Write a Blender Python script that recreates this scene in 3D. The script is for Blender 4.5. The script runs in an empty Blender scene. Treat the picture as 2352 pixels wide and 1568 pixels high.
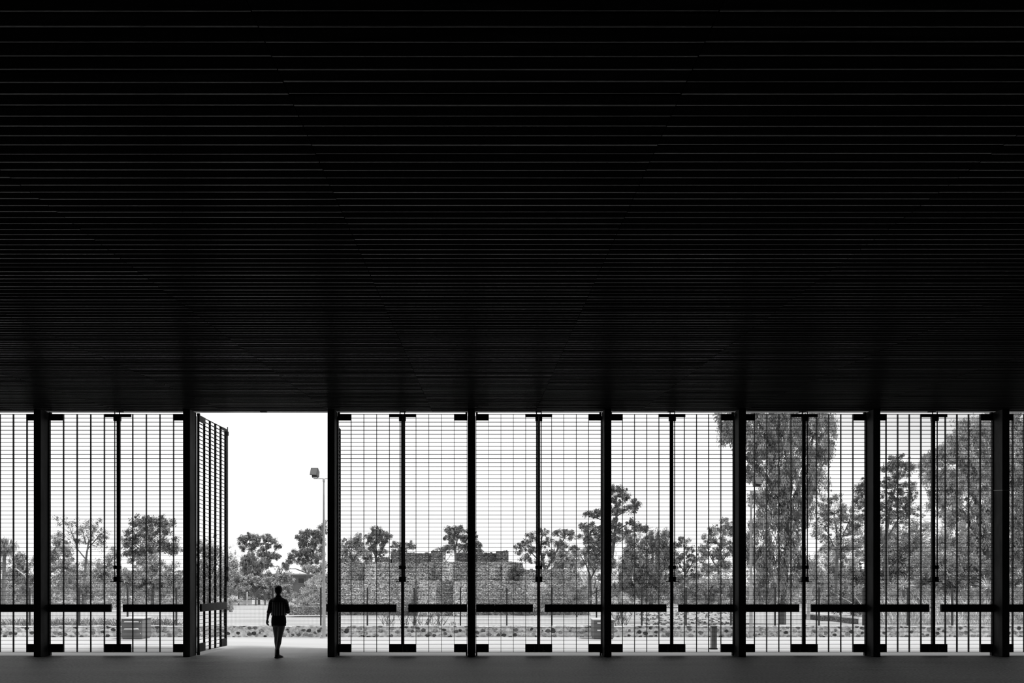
import bpy, bmesh, math, random
import numpy as np
from mathutils import Vector, Matrix
S = bpy.context.scene
COL = S.collection
RNG = random.Random(7)

# ------------------------------------------------------------------ camera
F, CX, HY, EYE = 1600.0, 1110.0, 1330.0, 1.78      # focal length in pixels, principal column, horizon row, eye height
cam = bpy.data.cameras.new('camera'); co = bpy.data.objects.new('camera', cam); COL.objects.link(co)
co.location = (0, 0, EYE); co.rotation_euler = (math.pi/2, 0, 0)
cam.sensor_width = 36; cam.lens = F/2352*36
cam.shift_x = (1176-CX)/2352; cam.shift_y = (HY-784)/2352
cam.clip_end = 1000
S.camera = co
# ------------------------------------------------------------------ exposure
S.view_settings.view_transform = 'Standard'; S.view_settings.look = 'None'
S.view_settings.gamma = 1; S.view_settings.exposure = 0; S.view_settings.use_curve_mapping = False
# ------------------------------------------------------------------ sky (grey haze, duller high on the right)
w = bpy.data.worlds.new('sky'); S.world = w; w.use_nodes = True
nt = w.node_tree; nt.nodes.clear(); N = nt.nodes.new; K = nt.links.new
tc = N('ShaderNodeTexCoord'); sp = N('ShaderNodeSeparateXYZ'); K(tc.outputs['Generated'], sp.inputs[0])
mx = N('ShaderNodeMath'); mx.operation = 'MULTIPLY'; mx.inputs[1].default_value = .6; K(sp.outputs['X'], mx.inputs[0])
ad = N('ShaderNodeMath'); ad.operation = 'ADD'; K(mx.outputs[0], ad.inputs[0]); K(sp.outputs['Z'], ad.inputs[1])
nz = N('ShaderNodeTexNoise'); nz.inputs['Scale'].default_value = 3.0; nz.inputs['Detail'].default_value = 3; K(tc.outputs['Generated'], nz.inputs['Vector'])
nm = N('ShaderNodeMath'); nm.operation = 'MULTIPLY_ADD'; nm.inputs[1].default_value = .10; nm.inputs[2].default_value = -.05; K(nz.outputs[0], nm.inputs[0])
a2 = N('ShaderNodeMath'); a2.operation = 'ADD'; K(ad.outputs[0], a2.inputs[0]); K(nm.outputs[0], a2.inputs[1])
mr = N('ShaderNodeMapRange'); mr.interpolation_type = 'SMOOTHSTEP'
for i, v in zip((1, 2, 3, 4), (.38, .56, 1.12, .72)): mr.inputs[i].default_value = v
K(a2.outputs[0], mr.inputs[0])
bg = N('ShaderNodeBackground'); K(mr.outputs[0], bg.inputs['Color']); bg.inputs['Strength'].default_value = 1.0
K(bg.outputs[0], N('ShaderNodeOutputWorld').inputs[0])
# ------------------------------------------------------------------ hazy high sun behind the hall, from the right
sun = bpy.data.lights.new('sun', 'SUN'); sun.energy = 3.3; sun.angle = math.radians(12)
so = bpy.data.objects.new('sun', sun); COL.objects.link(so)
so.rotation_euler = Vector((.55, -.13, .95)).to_track_quat('Z', 'Y').to_euler()

# ------------------------------------------------------------------ materials
def mat(name, v, rough=.7, var=0, scale=5, bump=0, spec=.5, metal=0, stretch=(1, 1, 1), detail=6, contrast=1):
    m = bpy.data.materials.new(name); m.use_nodes = True
    t = m.node_tree; b = t.nodes['Principled BSDF']
    b.inputs['Roughness'].default_value = rough; b.inputs['Specular IOR Level'].default_value = spec
    b.inputs['Metallic'].default_value = metal; b.inputs['Base Color'].default_value = (v, v, v, 1)
    if var or bump:
        c = t.nodes.new('ShaderNodeTexCoord'); mp = t.nodes.new('ShaderNodeMapping'); mp.inputs['Scale'].default_value = stretch
        n = t.nodes.new('ShaderNodeTexNoise'); n.inputs['Scale'].default_value = scale; n.inputs['Detail'].default_value = detail
        t.links.new(c.outputs['Object'], mp.inputs[0]); t.links.new(mp.outputs[0], n.inputs['Vector'])
        if var:
            r = t.nodes.new('ShaderNodeMapRange'); r.clamp = True
            for i, q in zip((1, 2, 3, 4), (.5-.25/contrast, .5+.25/contrast, v*(1-var), v*(1+var))): r.inputs[i].default_value = q
            t.links.new(n.outputs[0], r.inputs[0]); t.links.new(r.outputs[0], b.inputs['Base Color'])
        if bump:
            bp = t.nodes.new('ShaderNodeBump'); bp.inputs['Strength'].default_value = bump; bp.inputs['Distance'].default_value = .02
            t.links.new(n.outputs[0], bp.inputs['Height']); t.links.new(bp.outputs[0], b.inputs['Normal'])
    return m
def nodes(m): return m.node_tree, m.node_tree.nodes['Principled BSDF']
def mth(t, op, a, b=None, c=None):
    n = t.nodes.new('ShaderNodeMath'); n.operation = op
    for i, x in enumerate((a, b, c)):
        if x is None: continue
        if isinstance(x, (int, float)): n.inputs[i].default_value = x
        else: t.links.new(x, n.inputs[i])
    return n.outputs[0]
def mrange(t, x, a, b, c, d):
    n = t.nodes.new('ShaderNodeMapRange'); t.links.new(x, n.inputs[0])
    for i, q in zip((1, 2, 3, 4), (a, b, c, d)): n.inputs[i].default_value = q
    return n.outputs[0]
def noise(t, scale, stretch=(1, 1, 1), detail=4):
    c = t.nodes.new('ShaderNodeTexCoord'); mp = t.nodes.new('ShaderNodeMapping'); mp.inputs['Scale'].default_value = stretch
    n = t.nodes.new('ShaderNodeTexNoise'); n.inputs['Scale'].default_value = scale; n.inputs['Detail'].default_value = detail
    t.links.new(c.outputs['Object'], mp.inputs[0]); t.links.new(mp.outputs[0], n.inputs['Vector']); return n.outputs[0]
M = {}
M['steel'] = mat('black_painted_steel', .025, .6, .35, 8, spec=.2)
M['column'] = mat('dark_rusted_steel', .08, .75, .5, 4, .15, spec=.12, stretch=(1, 1, .3))
M['slat'] = mat('black_stained_slat', .017, .95, .4, 3, spec=0, stretch=(.5, 6, 6))
M['slatedge'] = mat('polished_slat_lip', .003, .30, .8, 2.2, .12, spec=.13, stretch=(2.2, 5, 5), contrast=1.6)
M['deck'] = mat('black_roof_deck', .006, .9)
M['trim'] = mat('grey_galvanised_edge', .3, .5, .2, 3)
M['wall'] = mat('dark_plaster', .02, .9, .2, 1)
M['galv'] = mat('galvanised_pole', .55, .4, .1, 6)
M['lamp'] = mat('grey_cast_aluminium', .07, .5, .2, 10)
M['glass'] = mat('floodlight_glass', .2, .15)
M['cab'] = mat('grey_painted_sheet_metal', .20, .5, .08, 4)
M['cabtop'] = mat('pale_sheet_metal', .62, .5, .08, 4)
M['bollard'] = mat('dark_grey_steel', .2, .5, .2, 12)
M['fence'] = mat('dark_green_powder_coat', .05, .6)
M['wire'] = mat('weathered_zinc_wire', .28, .6)
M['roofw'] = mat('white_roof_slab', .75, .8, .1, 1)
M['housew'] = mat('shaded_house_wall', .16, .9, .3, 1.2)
M['window'] = mat('dark_window_pane', .04, .2)
M['bark'] = mat('grey_bark', .13, .9, .5, 6, .4, stretch=(1, 1, .25))
M['darkbark'] = mat('dark_bark', .08, .9, .5, 6, .4, stretch=(1, 1, .25))
M['palebark'] = mat('pale_smooth_bark', .55, .8, .3, 5, stretch=(1, 1, .3))
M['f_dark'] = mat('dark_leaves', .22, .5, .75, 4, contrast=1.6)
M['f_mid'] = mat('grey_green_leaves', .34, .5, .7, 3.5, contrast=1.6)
M['f_pale'] = mat('pale_leaves', .42, .55, .6, 4, contrast=1.5)  # on far trees this paler colour also stands in for haze
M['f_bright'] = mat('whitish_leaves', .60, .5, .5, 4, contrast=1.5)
M['skin'] = mat('skin', .30, .55)
M['hair'] = mat('dark_hair', .015, .5)
M['shorts'] = mat('black_cloth', .012, .9)
M['boot'] = mat('black_leather', .012, .4)
M['lawn'] = mat('dry_pale_lawn', .44, .95, .22, .55, .3, stretch=(.35, 1.5, 1), detail=9)
M['soil'] = mat('soil', .16, .95, .5, 2, .4, detail=9)

# interior floor: dark worn concrete, a thin joint, scuffs, daylight spilling in at the open doorway painted as a paler patch
def floor_mat():
    m = mat('worn_dark_concrete', .2, .62, 0); t, b = nodes(m)
    c = t.nodes.new('ShaderNodeTexCoord'); s = t.nodes.new('ShaderNodeSeparateXYZ'); t.links.new(c.outputs['Object'], s.inputs[0])
    big = noise(t, .7, (.4, 1.6, 1), 8); fine = noise(t, 15, (1.5, 1, 1), 9)
    base = mth(t, 'ADD', mrange(t, big, .3, .7, .135, .215), mrange(t, fine, .35, .65, -.07, .07))
    # scuffs: short pale streaks
    sc = noise(t, 1.6, (.5, 4.5, 1), 3); base = mth(t, 'ADD', base, mrange(t, sc, .66, .70, 0, .11))
    # faint joint across the hall
    d = mth(t, 'ABSOLUTE', mth(t, 'SUBTRACT', s.outputs['Y'], 14.35))
    jm = mth(t, 'MULTIPLY', mrange(t, d, .006, .014, 1, 0), mrange(t, noise(t, .5), .45, .6, 0, .10)); base = mth(t, 'ADD', base, jm)
    # painted light spill: floor colour brightened around the open doorway
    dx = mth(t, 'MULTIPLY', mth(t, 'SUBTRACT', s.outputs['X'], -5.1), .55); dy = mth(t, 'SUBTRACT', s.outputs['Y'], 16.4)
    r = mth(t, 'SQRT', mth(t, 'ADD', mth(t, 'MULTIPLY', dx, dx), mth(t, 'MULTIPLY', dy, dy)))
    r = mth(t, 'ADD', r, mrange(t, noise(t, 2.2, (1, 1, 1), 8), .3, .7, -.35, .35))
    door_light = mrange(t, r, .45, 1.7, .20, 0); base = mth(t, 'ADD', base, door_light)
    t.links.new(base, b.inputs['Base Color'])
    bp = t.nodes.new('ShaderNodeBump'); bp.inputs['Strength'].default_value = .25; bp.inputs['Distance'].default_value = .01
    t.links.new(fine, bp.inputs['Height']); t.links.new(bp.outputs[0], b.inputs['Normal']); return m
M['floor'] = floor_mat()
M['apron'] = mat('pale_concrete_paving', .56, .85, .10, .8, .15, stretch=(.3, 2, 1), detail=9)

# rubble wall: voronoi stones of many greys in pale mortar
def rubble_mat():
    m = mat('rubble_masonry', .5, .9); t, b = nodes(m)
    c = t.nodes.new('ShaderNodeTexCoord'); mp = t.nodes.new('ShaderNodeMapping'); mp.inputs['Scale'].default_value = (6.0, 6.0, 8.2)
    t.links.new(c.outputs['Object'], mp.inputs[0])
    nn = t.nodes.new('ShaderNodeTexNoise'); nn.inputs['Scale'].default_value = 1.6; nn.inputs['Detail'].default_value = 3; t.links.new(mp.outputs[0], nn.inputs['Vector'])
    vm = t.nodes.new('ShaderNodeVectorMath'); vm.operation = 'MULTIPLY_ADD'; t.links.new(nn.outputs['Color'], vm.inputs[0]); vm.inputs[1].default_value = (.55, .55, .55)
    t.links.new(mp.outputs[0], vm.inputs[2])
    v = t.nodes.new('ShaderNodeTexVoronoi'); v.inputs['Scale'].default_value = 1.0; t.links.new(vm.outputs[0], v.inputs['Vector'])
    s = t.nodes.new('ShaderNodeSeparateColor'); t.links.new(v.outputs['Color'], s.inputs[0])
    mask = mrange(t, v.outputs['Distance'], .40, .50, 1, 0)
    grey = mrange(t, s.outputs[0], .1, .9, .05, .60)
    grey = mth(t, 'MULTIPLY', grey, mrange(t, noise(t, 22, (1, 1, 1), 7), .32, .68, .5, 1.5))
    mort = mrange(t, noise(t, 11, (1, 1, 1), 8), .34, .66, .45, .88)
    mixv = mth(t, 'ADD', mth(t, 'MULTIPLY', grey, mask), mth(t, 'MULTIPLY', mort, mth(t, 'SUBTRACT', 1, mask)))
    t.links.new(mixv, b.inputs['Base Color'])
    bp = t.nodes.new('ShaderNodeBump'); bp.inputs['Distance'].default_value = .03; bp.inputs['Strength'].default_value = .8
    t.links.new(mask, bp.inputs['Height']); t.links.new(bp.outputs[0], b.inputs['Normal']); return m
M['rubble'] = rubble_mat()
# ancient coursed stonework
def course_mat(name, lo, hi, mo, rot=0):
    m = mat(name, .3, .95); t, b = nodes(m)
    c = t.nodes.new('ShaderNodeTexCoord'); s = t.nodes.new('ShaderNodeSeparateXYZ'); t.links.new(c.outputs['Object'], s.inputs[0])
    u = mth(t, 'ADD', s.outputs['X'], mth(t, 'MULTIPLY', s.outputs['Y'], .8))
    n1 = mrange(t, noise(t, 6.0), .3, .7, -.04, .04); n2 = mrange(t, noise(t, 5.0), .3, .7, -.018, .018)
    cb = t.nodes.new('ShaderNodeCombineXYZ'); t.links.new(mth(t, 'ADD', u, n1), cb.inputs[0]); t.links.new(mth(t, 'ADD', s.outputs['Z'], n2), cb.inputs[1])
    br = t.nodes.new('ShaderNodeTexBrick'); t.links.new(cb.outputs[0], br.inputs['Vector'])
    br.inputs['Scale'].default_value = 1; br.inputs['Brick Width'].default_value = .15; br.inputs['Row Height'].default_value = .06
    br.inputs['Mortar Size'].default_value = .010; br.inputs['Mortar Smooth'].default_value = .4; br.inputs['Bias'].default_value = 0
    br.inputs['Color1'].default_value = (lo, lo, lo, 1); br.inputs['Color2'].default_value = (hi, hi, hi, 1); br.inputs['Mortar'].default_value = (mo, mo, mo, 1)
    sc = t.nodes.new('ShaderNodeSeparateColor'); t.links.new(br.outputs['Color'], sc.inputs[0])
    val = mth(t, 'MULTIPLY', sc.outputs[0], mrange(t, noise(t, 16, (1, 1, 1), 8), .34, .66, .2, 1.9))
    val = mth(t, 'MULTIPLY', val, mrange(t, noise(t, .9, (1, 1, 1), 3), .35, .65, .75, 1.25))
    t.links.new(val, b.inputs['Base Color'])
    bp = t.nodes.new('ShaderNodeBump'); bp.inputs['Distance'].default_value = .04; bp.inputs['Strength'].default_value = 1
    t.links.new(mth(t, 'MULTIPLY', br.outputs['Fac'], -1), bp.inputs['Height']); t.links.new(bp.outputs[0], b.inputs['Normal']); return m
M['ruin'] = course_mat('coursed_ancient_stone', .20, .50, .12)
M['ruindark'] = course_mat('dark_coursed_stone', .10, .26, .06)
M['ruinpale'] = course_mat('pale_coursed_stone', .32, .6, .25)
# striped shirt
def shirt_mat(name, axis, freq):
    m = mat(name, .1, .9); t, b = nodes(m)
    c = t.nodes.new('ShaderNodeTexCoord'); s = t.nodes.new('ShaderNodeSeparateXYZ'); t.links.new(c.outputs['Object'], s.inputs[0])
    v = mth(t, 'SINE', mth(t, 'MULTIPLY', s.outputs[axis], freq))
    t.links.new(mrange(t, v, -.3, .3, .02, .62), b.inputs['Base Color']); return m
M['shirtv'] = shirt_mat('vertical_striped_cotton', 'X', 2*math.pi/.052)
M['shirth'] = shirt_mat('horizontal_striped_cotton', 'Z', 2*math.pi/.05)
for n_ in M['shirth'].node_tree.nodes:
    if n_.type == 'MAP_RANGE': n_.inputs[4].default_value = .11

# ------------------------------------------------------------------ builders
class MB:
    def __init__(s): s.v = []; s.f = []
    def box(s, x0, x1, y0, y1, z0, z1):
        i = len(s.v); s.v += [(x0, y0, z0), (x1, y0, z0), (x1, y1, z0), (x0, y1, z0), (x0, y0, z1), (x1, y0, z1), (x1, y1, z1), (x0, y1, z1)]
        s.f += [tuple(i+k for k in q) for q in ((0, 3, 2, 1), (4, 5, 6, 7), (0, 1, 5, 4), (1, 2, 6, 5), (2, 3, 7, 6), (3, 0, 4, 7))]; return s
    def hexa(s, bottom, top):       # two rings of 4 points
        i = len(s.v); s.v += [tuple(p) for p in bottom]+[tuple(p) for p in top]
        s.f += [tuple(i+k for k in q) for q in ((0, 3, 2, 1), (4, 5, 6, 7), (0, 1, 5, 4), (1, 2, 6, 5), (2, 3, 7, 6), (3, 0, 4, 7))]; return s
    def tube(s, pts, rad, n=8, cap=True):
        pts = [Vector(p) for p in pts]
        if not isinstance(rad, (list, tuple)): rad = [rad]*len(pts)
        i0 = len(s.v); ref = None
        for k, p in enumerate(pts):
            d = (pts[min(k+1, len(pts)-1)]-pts[max(k-1, 0)]).normalized()
            if ref is None: ref = Vector((1, 0, 0)) if abs(d.x) < .8 else Vector((0, 1, 0))
            a = d.cross(ref).normalized(); b = d.cross(a).normalized(); ref = -b if False else a.cross(d)
            for j in range(n):
                t = 2*math.pi*j/n; q = p+(a*math.cos(t)+b*math.sin(t))*rad[k]; s.v.append(tuple(q))
        for k in range(len(pts)-1):
            for j in range(n):
                A = i0+k*n+j; B = i0+k*n+(j+1) % n; s.f.append((A, B, B+n, A+n))
        if cap: s.f.append(tuple(i0+j for j in range(n))[::-1]); s.f.append(tuple(i0+(len(pts)-1)*n+j for j in range(n)))
        return s
    def loft(s, rings, n=20, cap=True):       # rings: (x,y,z,rx,ry) horizontal ellipses, or with a tilt
        i0 = len(s.v)
        for (x, y, z, rx, ry) in rings:
            for j in range(n):
                t = 2*math.pi*j/n; s.v.append((x+rx*math.cos(t), y+ry*math.sin(t), z))
        for k in range(len(rings)-1):
            for j in range(n):
                A = i0+k*n+j; B = i0+k*n+(j+1) % n; s.f.append((A, B, B+n, A+n))
        if cap: s.f.append(tuple(i0+j for j in range(n))[::-1]); s.f.append(tuple(i0+(len(rings)-1)*n+j for j in range(n)))
        return s
    def ball(s, c, r, nu=14, nv=9):
        rx, ry, rz = r if isinstance(r, (tuple, list)) else (r, r, r)
        rings = []
        for k in range(nv+1):
            a = math.pi*(k+.02)/(nv+.04)-math.pi/2
            rings.append((c[0], c[1], c[2]+rz*math.sin(a), rx*math.cos(a), ry*math.cos(a)))
        return s.loft(rings, nu)
    def prism(s, prof, x0, x1):     # profile in (y,z) extruded along x
        i = len(s.v); n = len(prof)
        s.v += [(x0, y, z) for y, z in prof]+[(x1, y, z) for y, z in prof]
        for j in range(n): k = (j+1) % n; s.f.append((i+j, i+k, i+n+k, i+n+j))
        s.f.append(tuple(i+j for j in range(n))[::-1]); s.f.append(tuple(i+n+j for j in range(n))); return s
    def build(s, name, m, parent=None, smooth=False, bevel=0):
        me = bpy.data.meshes.new(name); me.from_pydata(s.v, [], s.f); me.update()
        bm = bmesh.new(); bm.from_mesh(me); bmesh.ops.recalc_face_normals(bm, faces=bm.faces); bm.to_mesh(me); bm.free()
        me.materials.append(M[m]); o = bpy.data.objects.new(name, me); COL.objects.link(o)
        if parent: o.parent = parent
        if smooth: me.polygons.foreach_set('use_smooth', [True]*len(me.polygons))
        if bevel:
            b = o.modifiers.new('bevel', 'BEVEL'); b.width = bevel; b.segments = 2; b.limit_method = 'ANGLE'
        return o
def tag(o, label=None, cat=None, group=None, kind=None):
    if label: o['label'] = label
    if cat: o['category'] = cat
    if group: o['group'] = group
    if kind: o['kind'] = kind
    return o
def empty(name, loc, rz=0):
    o = bpy.data.objects.new(name, None); COL.objects.link(o); o.location = loc; o.rotation_euler = (0, 0, rz); o.empty_display_size = .2; return o
def copy_tree(o, parent=None):
    c = o.copy(); COL.objects.link(c)
    if parent: c.parent = parent
    for ch in o.children: copy_tree(ch, c)
    return c
def at(px, py, Y): return Vector(((px-CX)/F*Y, Y, EYE+(HY-py)/F*Y))
def pX(px, Y): return (px-CX)/F*Y
def pZ(py, Y): return EYE+(HY-py)/F*Y

# ------------------------------------------------------------------ the setting
XL, XR, YB = -14.2, 17.4, -8.0
LEAFY = 16.30
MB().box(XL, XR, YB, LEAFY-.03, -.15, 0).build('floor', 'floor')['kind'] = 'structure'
cz = lambda y: 5.70+.078*(y-16.2)
# slatted ceiling: rounded black slats in lengths, hung in planes that rise gently towards the gates
c = MB(); edge = []; pitch = .1156; seams = [XL]+[x for x in [-3.62+2.42*k for k in range(-5, 9)] if XL+.3 < x < XR-.3]+[XR]
y = 16.335-pitch; rr = random.Random(3)
while y > 2.0:
    for a, b in zip(seams[:-1], seams[1:]):
        dz = rr.uniform(-.0022, .0022); tilt = rr.uniform(-.012, .012); dy = rr.uniform(-.0015, .0015)
        prof = [(0, .05), (0, .003), (.003, 0)]
        y1 = .104; ww = .013+rr.uniform(-.004, .004); q_ = y1-ww; h_ = 0; prof.append((q_, 0))
        for tl in (1.5, 4, 6.5): q_ += ww/3; h_ += ww/3*math.tan(math.radians(tl)); prof.append((q_, h_))
        prof += [(y1+.001, h_+.003), (y1+.001, .05)]
        pr = [(y+dy+q, cz(y)+dz+p+(.078+tilt)*q) for q, p in prof]
        nf0 = len(c.f); c.prism(pr, a+.003, b-.003); edge += [nf0+3, nf0+4, nf0+5]
    y -= pitch
ce = c.build('ceiling', 'slat'); ce['kind'] = 'structure'; ce.data.materials.append(M['slatedge'])
for j in edge: ce.data.polygons[j].material_index = 1
d = MB(); zb = cz(YB)+.05; zf = cz(16.34)+.05
d.hexa([(XL, YB, zb), (XR, YB, zb), (XR, 16.34, zf), (XL, 16.34, zf)], [(XL, YB, 6.6), (XR, YB, 6.6), (XR, 16.34, 6.6), (XL, 16.34, 6.6)])
d.build('ceiling_upper', 'deck')['kind'] = 'structure'
MB().box(XL, XR, YB-.2, YB, 0, 6).build('wall_back', 'wall')['kind'] = 'structure'
MB().box(XL-.2, XL, YB-.2, 16.0, 0, 6.6).build('wall_left', 'wall')['kind'] = 'structure'
MB().box(XR, XR+.2, YB-.2, 16.0, 0, 6.6).build('wall_right', 'wall')['kind'] = 'structure'
# galvanised edge angle over the gates, with its bolt keepers
tr = MB().box(XL, XR, 16.345, 16.50, 5.722, 6.6).build('trim_1', 'trim'); tr['kind'] = 'structure'

# ------------------------------------------------------------------ columns
CW, CD = .165, .36
colx = [-13.75, -10.33, -6.90, -3.58, -.355, 2.78, 5.87, 8.96, 11.925, 14.85]
clab = [None, 'dark steel column furthest left in the photo, left of the first whole gate bay',
        'dark steel column on the left of the open doorway, the gate leaf swung out behind it',
        'dark steel column on the right of the open doorway, beside the floodlight pole',
        'thinnest looking dark column, seen straight on in front of the middle of the stone ruin',
        'dark steel column hiding part of the right-hand grey cabinet and the tall layered tree',
        'dark steel column just right of the low bollard, left of the big drooping tree',
        'dark steel column just right of the big drooping tree, third column from the right edge but one',
        'dark steel column nearest the right edge, ringed by a pale weld seam', None]
clab[7] = 'dark steel column between the big drooping tree and the column with the weld seam'
ctop = [cz(16.18)-.004]
for i, x in enumerate(colx):
    if i in (0, 9): continue
    z1 = cz(16.0)-.001
    root = empty('steel_column', (x+CW/2, 16+CD/2, 0))
    tag(root, clab[i], 'column', 'columns between the mesh gates')
    m = MB().box(-CW/2, CW/2, -CD/2, CD/2, 0, z1); m.build('column_shaft', 'column', root, bevel=.008)
    m = MB()
    for sx in (-1, 1): m.box(min(sx*CW/2, sx*(CW/2+.012)), max(sx*CW/2, sx*(CW/2+.012)), CD/2-.05, CD/2-.012, .05, 5.6)
    m.build('hinge_rail', 'steel', root)
    if i == 8:
        a = MB(); zz = pZ(1128, 16.2)
        a.tube([(-CW/2-.004, -CD/2-.004, zz), (CW/2+.004, -CD/2-.004, zz), (CW/2+.004, CD/2, zz+.03), (-CW/2-.004, CD/2-.05, zz+.03), (-CW/2-.004, -CD/2-.004, zz)], .007, 6)
        o = a.build('weld_seam', 'galv', root); o['label'] = 'pale weld seam'

# ------------------------------------------------------------------ gate leaves
ZB, ZT = .074, 5.641
def make_leaf(wd, s, name='gate_leaf'):
    """origin at the hinge on the floor, the leaf runs along s*x; inside face towards -y"""
    root = empty(name, (0, 0, 0))
    bx = lambda m, a, b, y0, y1, z0, z1: m.box(min(s*a, s*b), max(s*a, s*b), y0, y1, z0, z1)
    m = MB(); cell = (wd-.02)/5
    for k in range(0, 5): bx(m, (.006+k*cell), (.015+k*cell), -.027, .027, ZB, ZT)
    rows = 59; p = (ZT-ZB)/rows
    for k in range(rows+1): z = ZB+p*k; bx(m, 0, wd-.004, -.022, .022, min(z, ZT-.0062), min(z+.0062, ZT))
    m.build('mesh_grid', 'steel', root)
    m = MB(); bx(m, wd-.03, wd+(.006 if s > 0 else -.003), -.03, .03, ZB, ZT); m.build('meeting_stile', 'steel', root)
    for a, b, z0, z1 in ((0, cell+.01, ZT-.155, ZT), (wd-.31, wd+(.007 if s > 0 else -.003), ZT-.075, ZT), (0, cell+.01, ZB, ZB+.195), (wd-.31, wd+(.007 if s > 0 else -.003), ZB, ZB+.195)):
        m = MB(); bx(m, a, b, -.034, -.026, z0, z1); m.build('corner_plate', 'steel', root)
    m = MB(); L = wd-.135
    for k in range(3): bx(m, .004+k*L/3, (k+1)*L/3, -.085, -.036, 1.02, 1.20)
    bx(m, .02, L-.02, -.086, -.026, 1.05, 1.17)
    m.build('push_bar', 'steel', root)
    rod = MB(); xr = s*(wd-.05); rod.tube([(xr, -.066, 1.72), (xr, -.066, ZT+.045)], .012, 8)
    ro = rod.build('bolt_rod', 'steel', root)
    for z0, z1 in ((5.47, 5.57), (2.02, 2.10), (1.72, 1.84)):
        m = MB(); bx(m, wd-.075, wd-.012, -.086, -.026, z0, z1); m.build('rod_bracket', 'steel', root)
    m = MB(); m.tube([(s*(wd-.15), -.092, 1.725), (s*(wd-.02), -.092, 1.725)], .010, 8); m.build('bolt_handle', 'steel', ro)
    m = MB(); xc = s*(wd-.095)
    m.tube([(xc, -.05, ZB+.16), (xc, -.05, ZB+.02)], .006, 6); m.tube([(xc, -.05, ZB+.05), (xc-s*.035, -.07, ZB+.045)], .008, 6)
    for z in (ZB+.14, ZB+.03): m.box(xc-.012, xc+.012, -.056, -.034, z, z+.012)
    o = m.build('cane_bolt', 'bollard', root)
    m = MB(); bx(m, .0, .045, -.03, .03, ZT, ZT+.045); m.build('hinge_pivot', 'steel', root)
    m = MB(); bx(m, .0, .035, -.03, .03, .0, ZB); m.build('hinge_pivot', 'steel', root)
    return root
bays = [('between the left edge and the leftmost column', 0), ('left of the open doorway', 1), ('open', 2), ('', 3), ('', 4), ('', 5), ('', 6), ('', 7), ('', 8)]
where = ['cut off by the left edge of the photo', 'just left of the open doorway', 'open',
         'just right of the open doorway', 'before the right half of the stone ruin',
         'with the low bollard outside', 'before the big drooping tree',
         'left of the weld-ringed column', 'cut off by the right edge of the photo']
for i in range(9):
    xa, xb = colx[i]+CW, colx[i+1]; wd = (xb-xa)/2-.020
    for s in (1, -1):
        if i == 0 and s == 1: continue
        if i == 8 and s == -1: continue
        lf = make_leaf(wd, s)
        if i == 2:
            if s == 1: lf.location = (xa+.03, 16.38, 0); lf.rotation_euler.z = math.radians(87.2); lab = 'tall mesh gate leaf swung wide open, left of the person'
            else: lf.location = (xb-.03, 16.38, 0); lf.rotation_euler.z = math.radians(-86.8); lab = 'tall mesh gate leaf swung open, almost edge-on behind the column right of the doorway'
        else:
            lf.location = (xa+.016 if s == 1 else xb-.016, LEAFY, 0)
            lab = 'closed black mesh gate leaf '+where[i]
            if 0 < i < 8: lab = ('left' if s == 1 else 'right')+' leaf of the closed mesh gate bay '+where[i]
        tag(lf, lab, 'gate', 'tall mesh gate leaves')
    m = MB(); xc = (xa+xb)/2
    m.box(xc-.065, xc+.065, 16.14, 16.36, 5.665, 5.70) if False else m.box(xc-.07, xc+.07, 16.30, 16.40, 5.70, 5.722)
    m.build('bolt_keeper', 'steel', tr)

# ------------------------------------------------------------------ ground outside
MB().box(XL-15, XR+16, LEAFY-.03, 18.50, -.15, 0).build('paving_1', 'apron')['kind'] = 'structure'
MB().box(XL-15, XR+16, 18.525, 21.45, -.15, 0).build('paving_2', 'apron')['kind'] = 'structure'
MB().box(XL-15, XR+16, 18.49, 18.53, -.16, -.03).build('paving_joint', 'deck')['kind'] = 'structure'
g = MB().box(-160, 160, 21.7, 260, -.2, .10).build('ground', 'lawn'); g['kind'] = 'structure'
MB().box(-160, 160, -60, 21.7, -.4, -.16).build('ground_lower', 'lawn')['kind'] = 'structure'
# low rubble wall
wl = MB(); n = 110; x0, x1 = XL-15, XR+16; rr = random.Random(11)
for k in range(n):
    a, b = x0+(x1-x0)*k/n, x0+(x1-x0)*(k+1)/n; h = .345-rr.uniform(0, .02)
    wl.box(a, b+.002, 21.40+rr.uniform(-.002, .002), 21.82, -.1, h)
tag(wl.build('rubble_wall', 'rubble'), 'low rubble stone wall in pale mortar running along the far side of the paving', 'wall')

# wire fence on the wall
FY = 21.62
fpx = [-150, -40, 68, 182, 293, 405, 516, 627, 737, 844, 951.6, 1057.5, 1164, 1267.5, 1370, 1474, 1575.5, 1679, 1780, 1881, 1983, 2085, 2187, 2290, 2392, 2495]
fr = empty('wire_fence', (0, FY, .345)); tag(fr, 'fine welded wire fence with slim dark posts on top of the low rubble wall', 'fence')
fz0, fz1 = .345, pZ(1349, FY)
for q in fpx:
    m = MB(); x = pX(q, FY); m.box(x-.022, x+.022, -.022, .022, 0, fz1-.345); m.build('fence_post', 'fence', fr)
m = MB(); xa, xb = pX(fpx[0], FY), pX(fpx[-1], FY); x = xa
while x < xb:
    m.box(x-.0014, x+.0014, .024, .027, .02, fz1-.345-.02); x += .040
z = .02
while z < fz1-.345:
    m.box(xa, xb, .028, .032, z-.0015, z+.0015); z += .12
m.build('wire_mesh', 'wire', fr)

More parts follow.
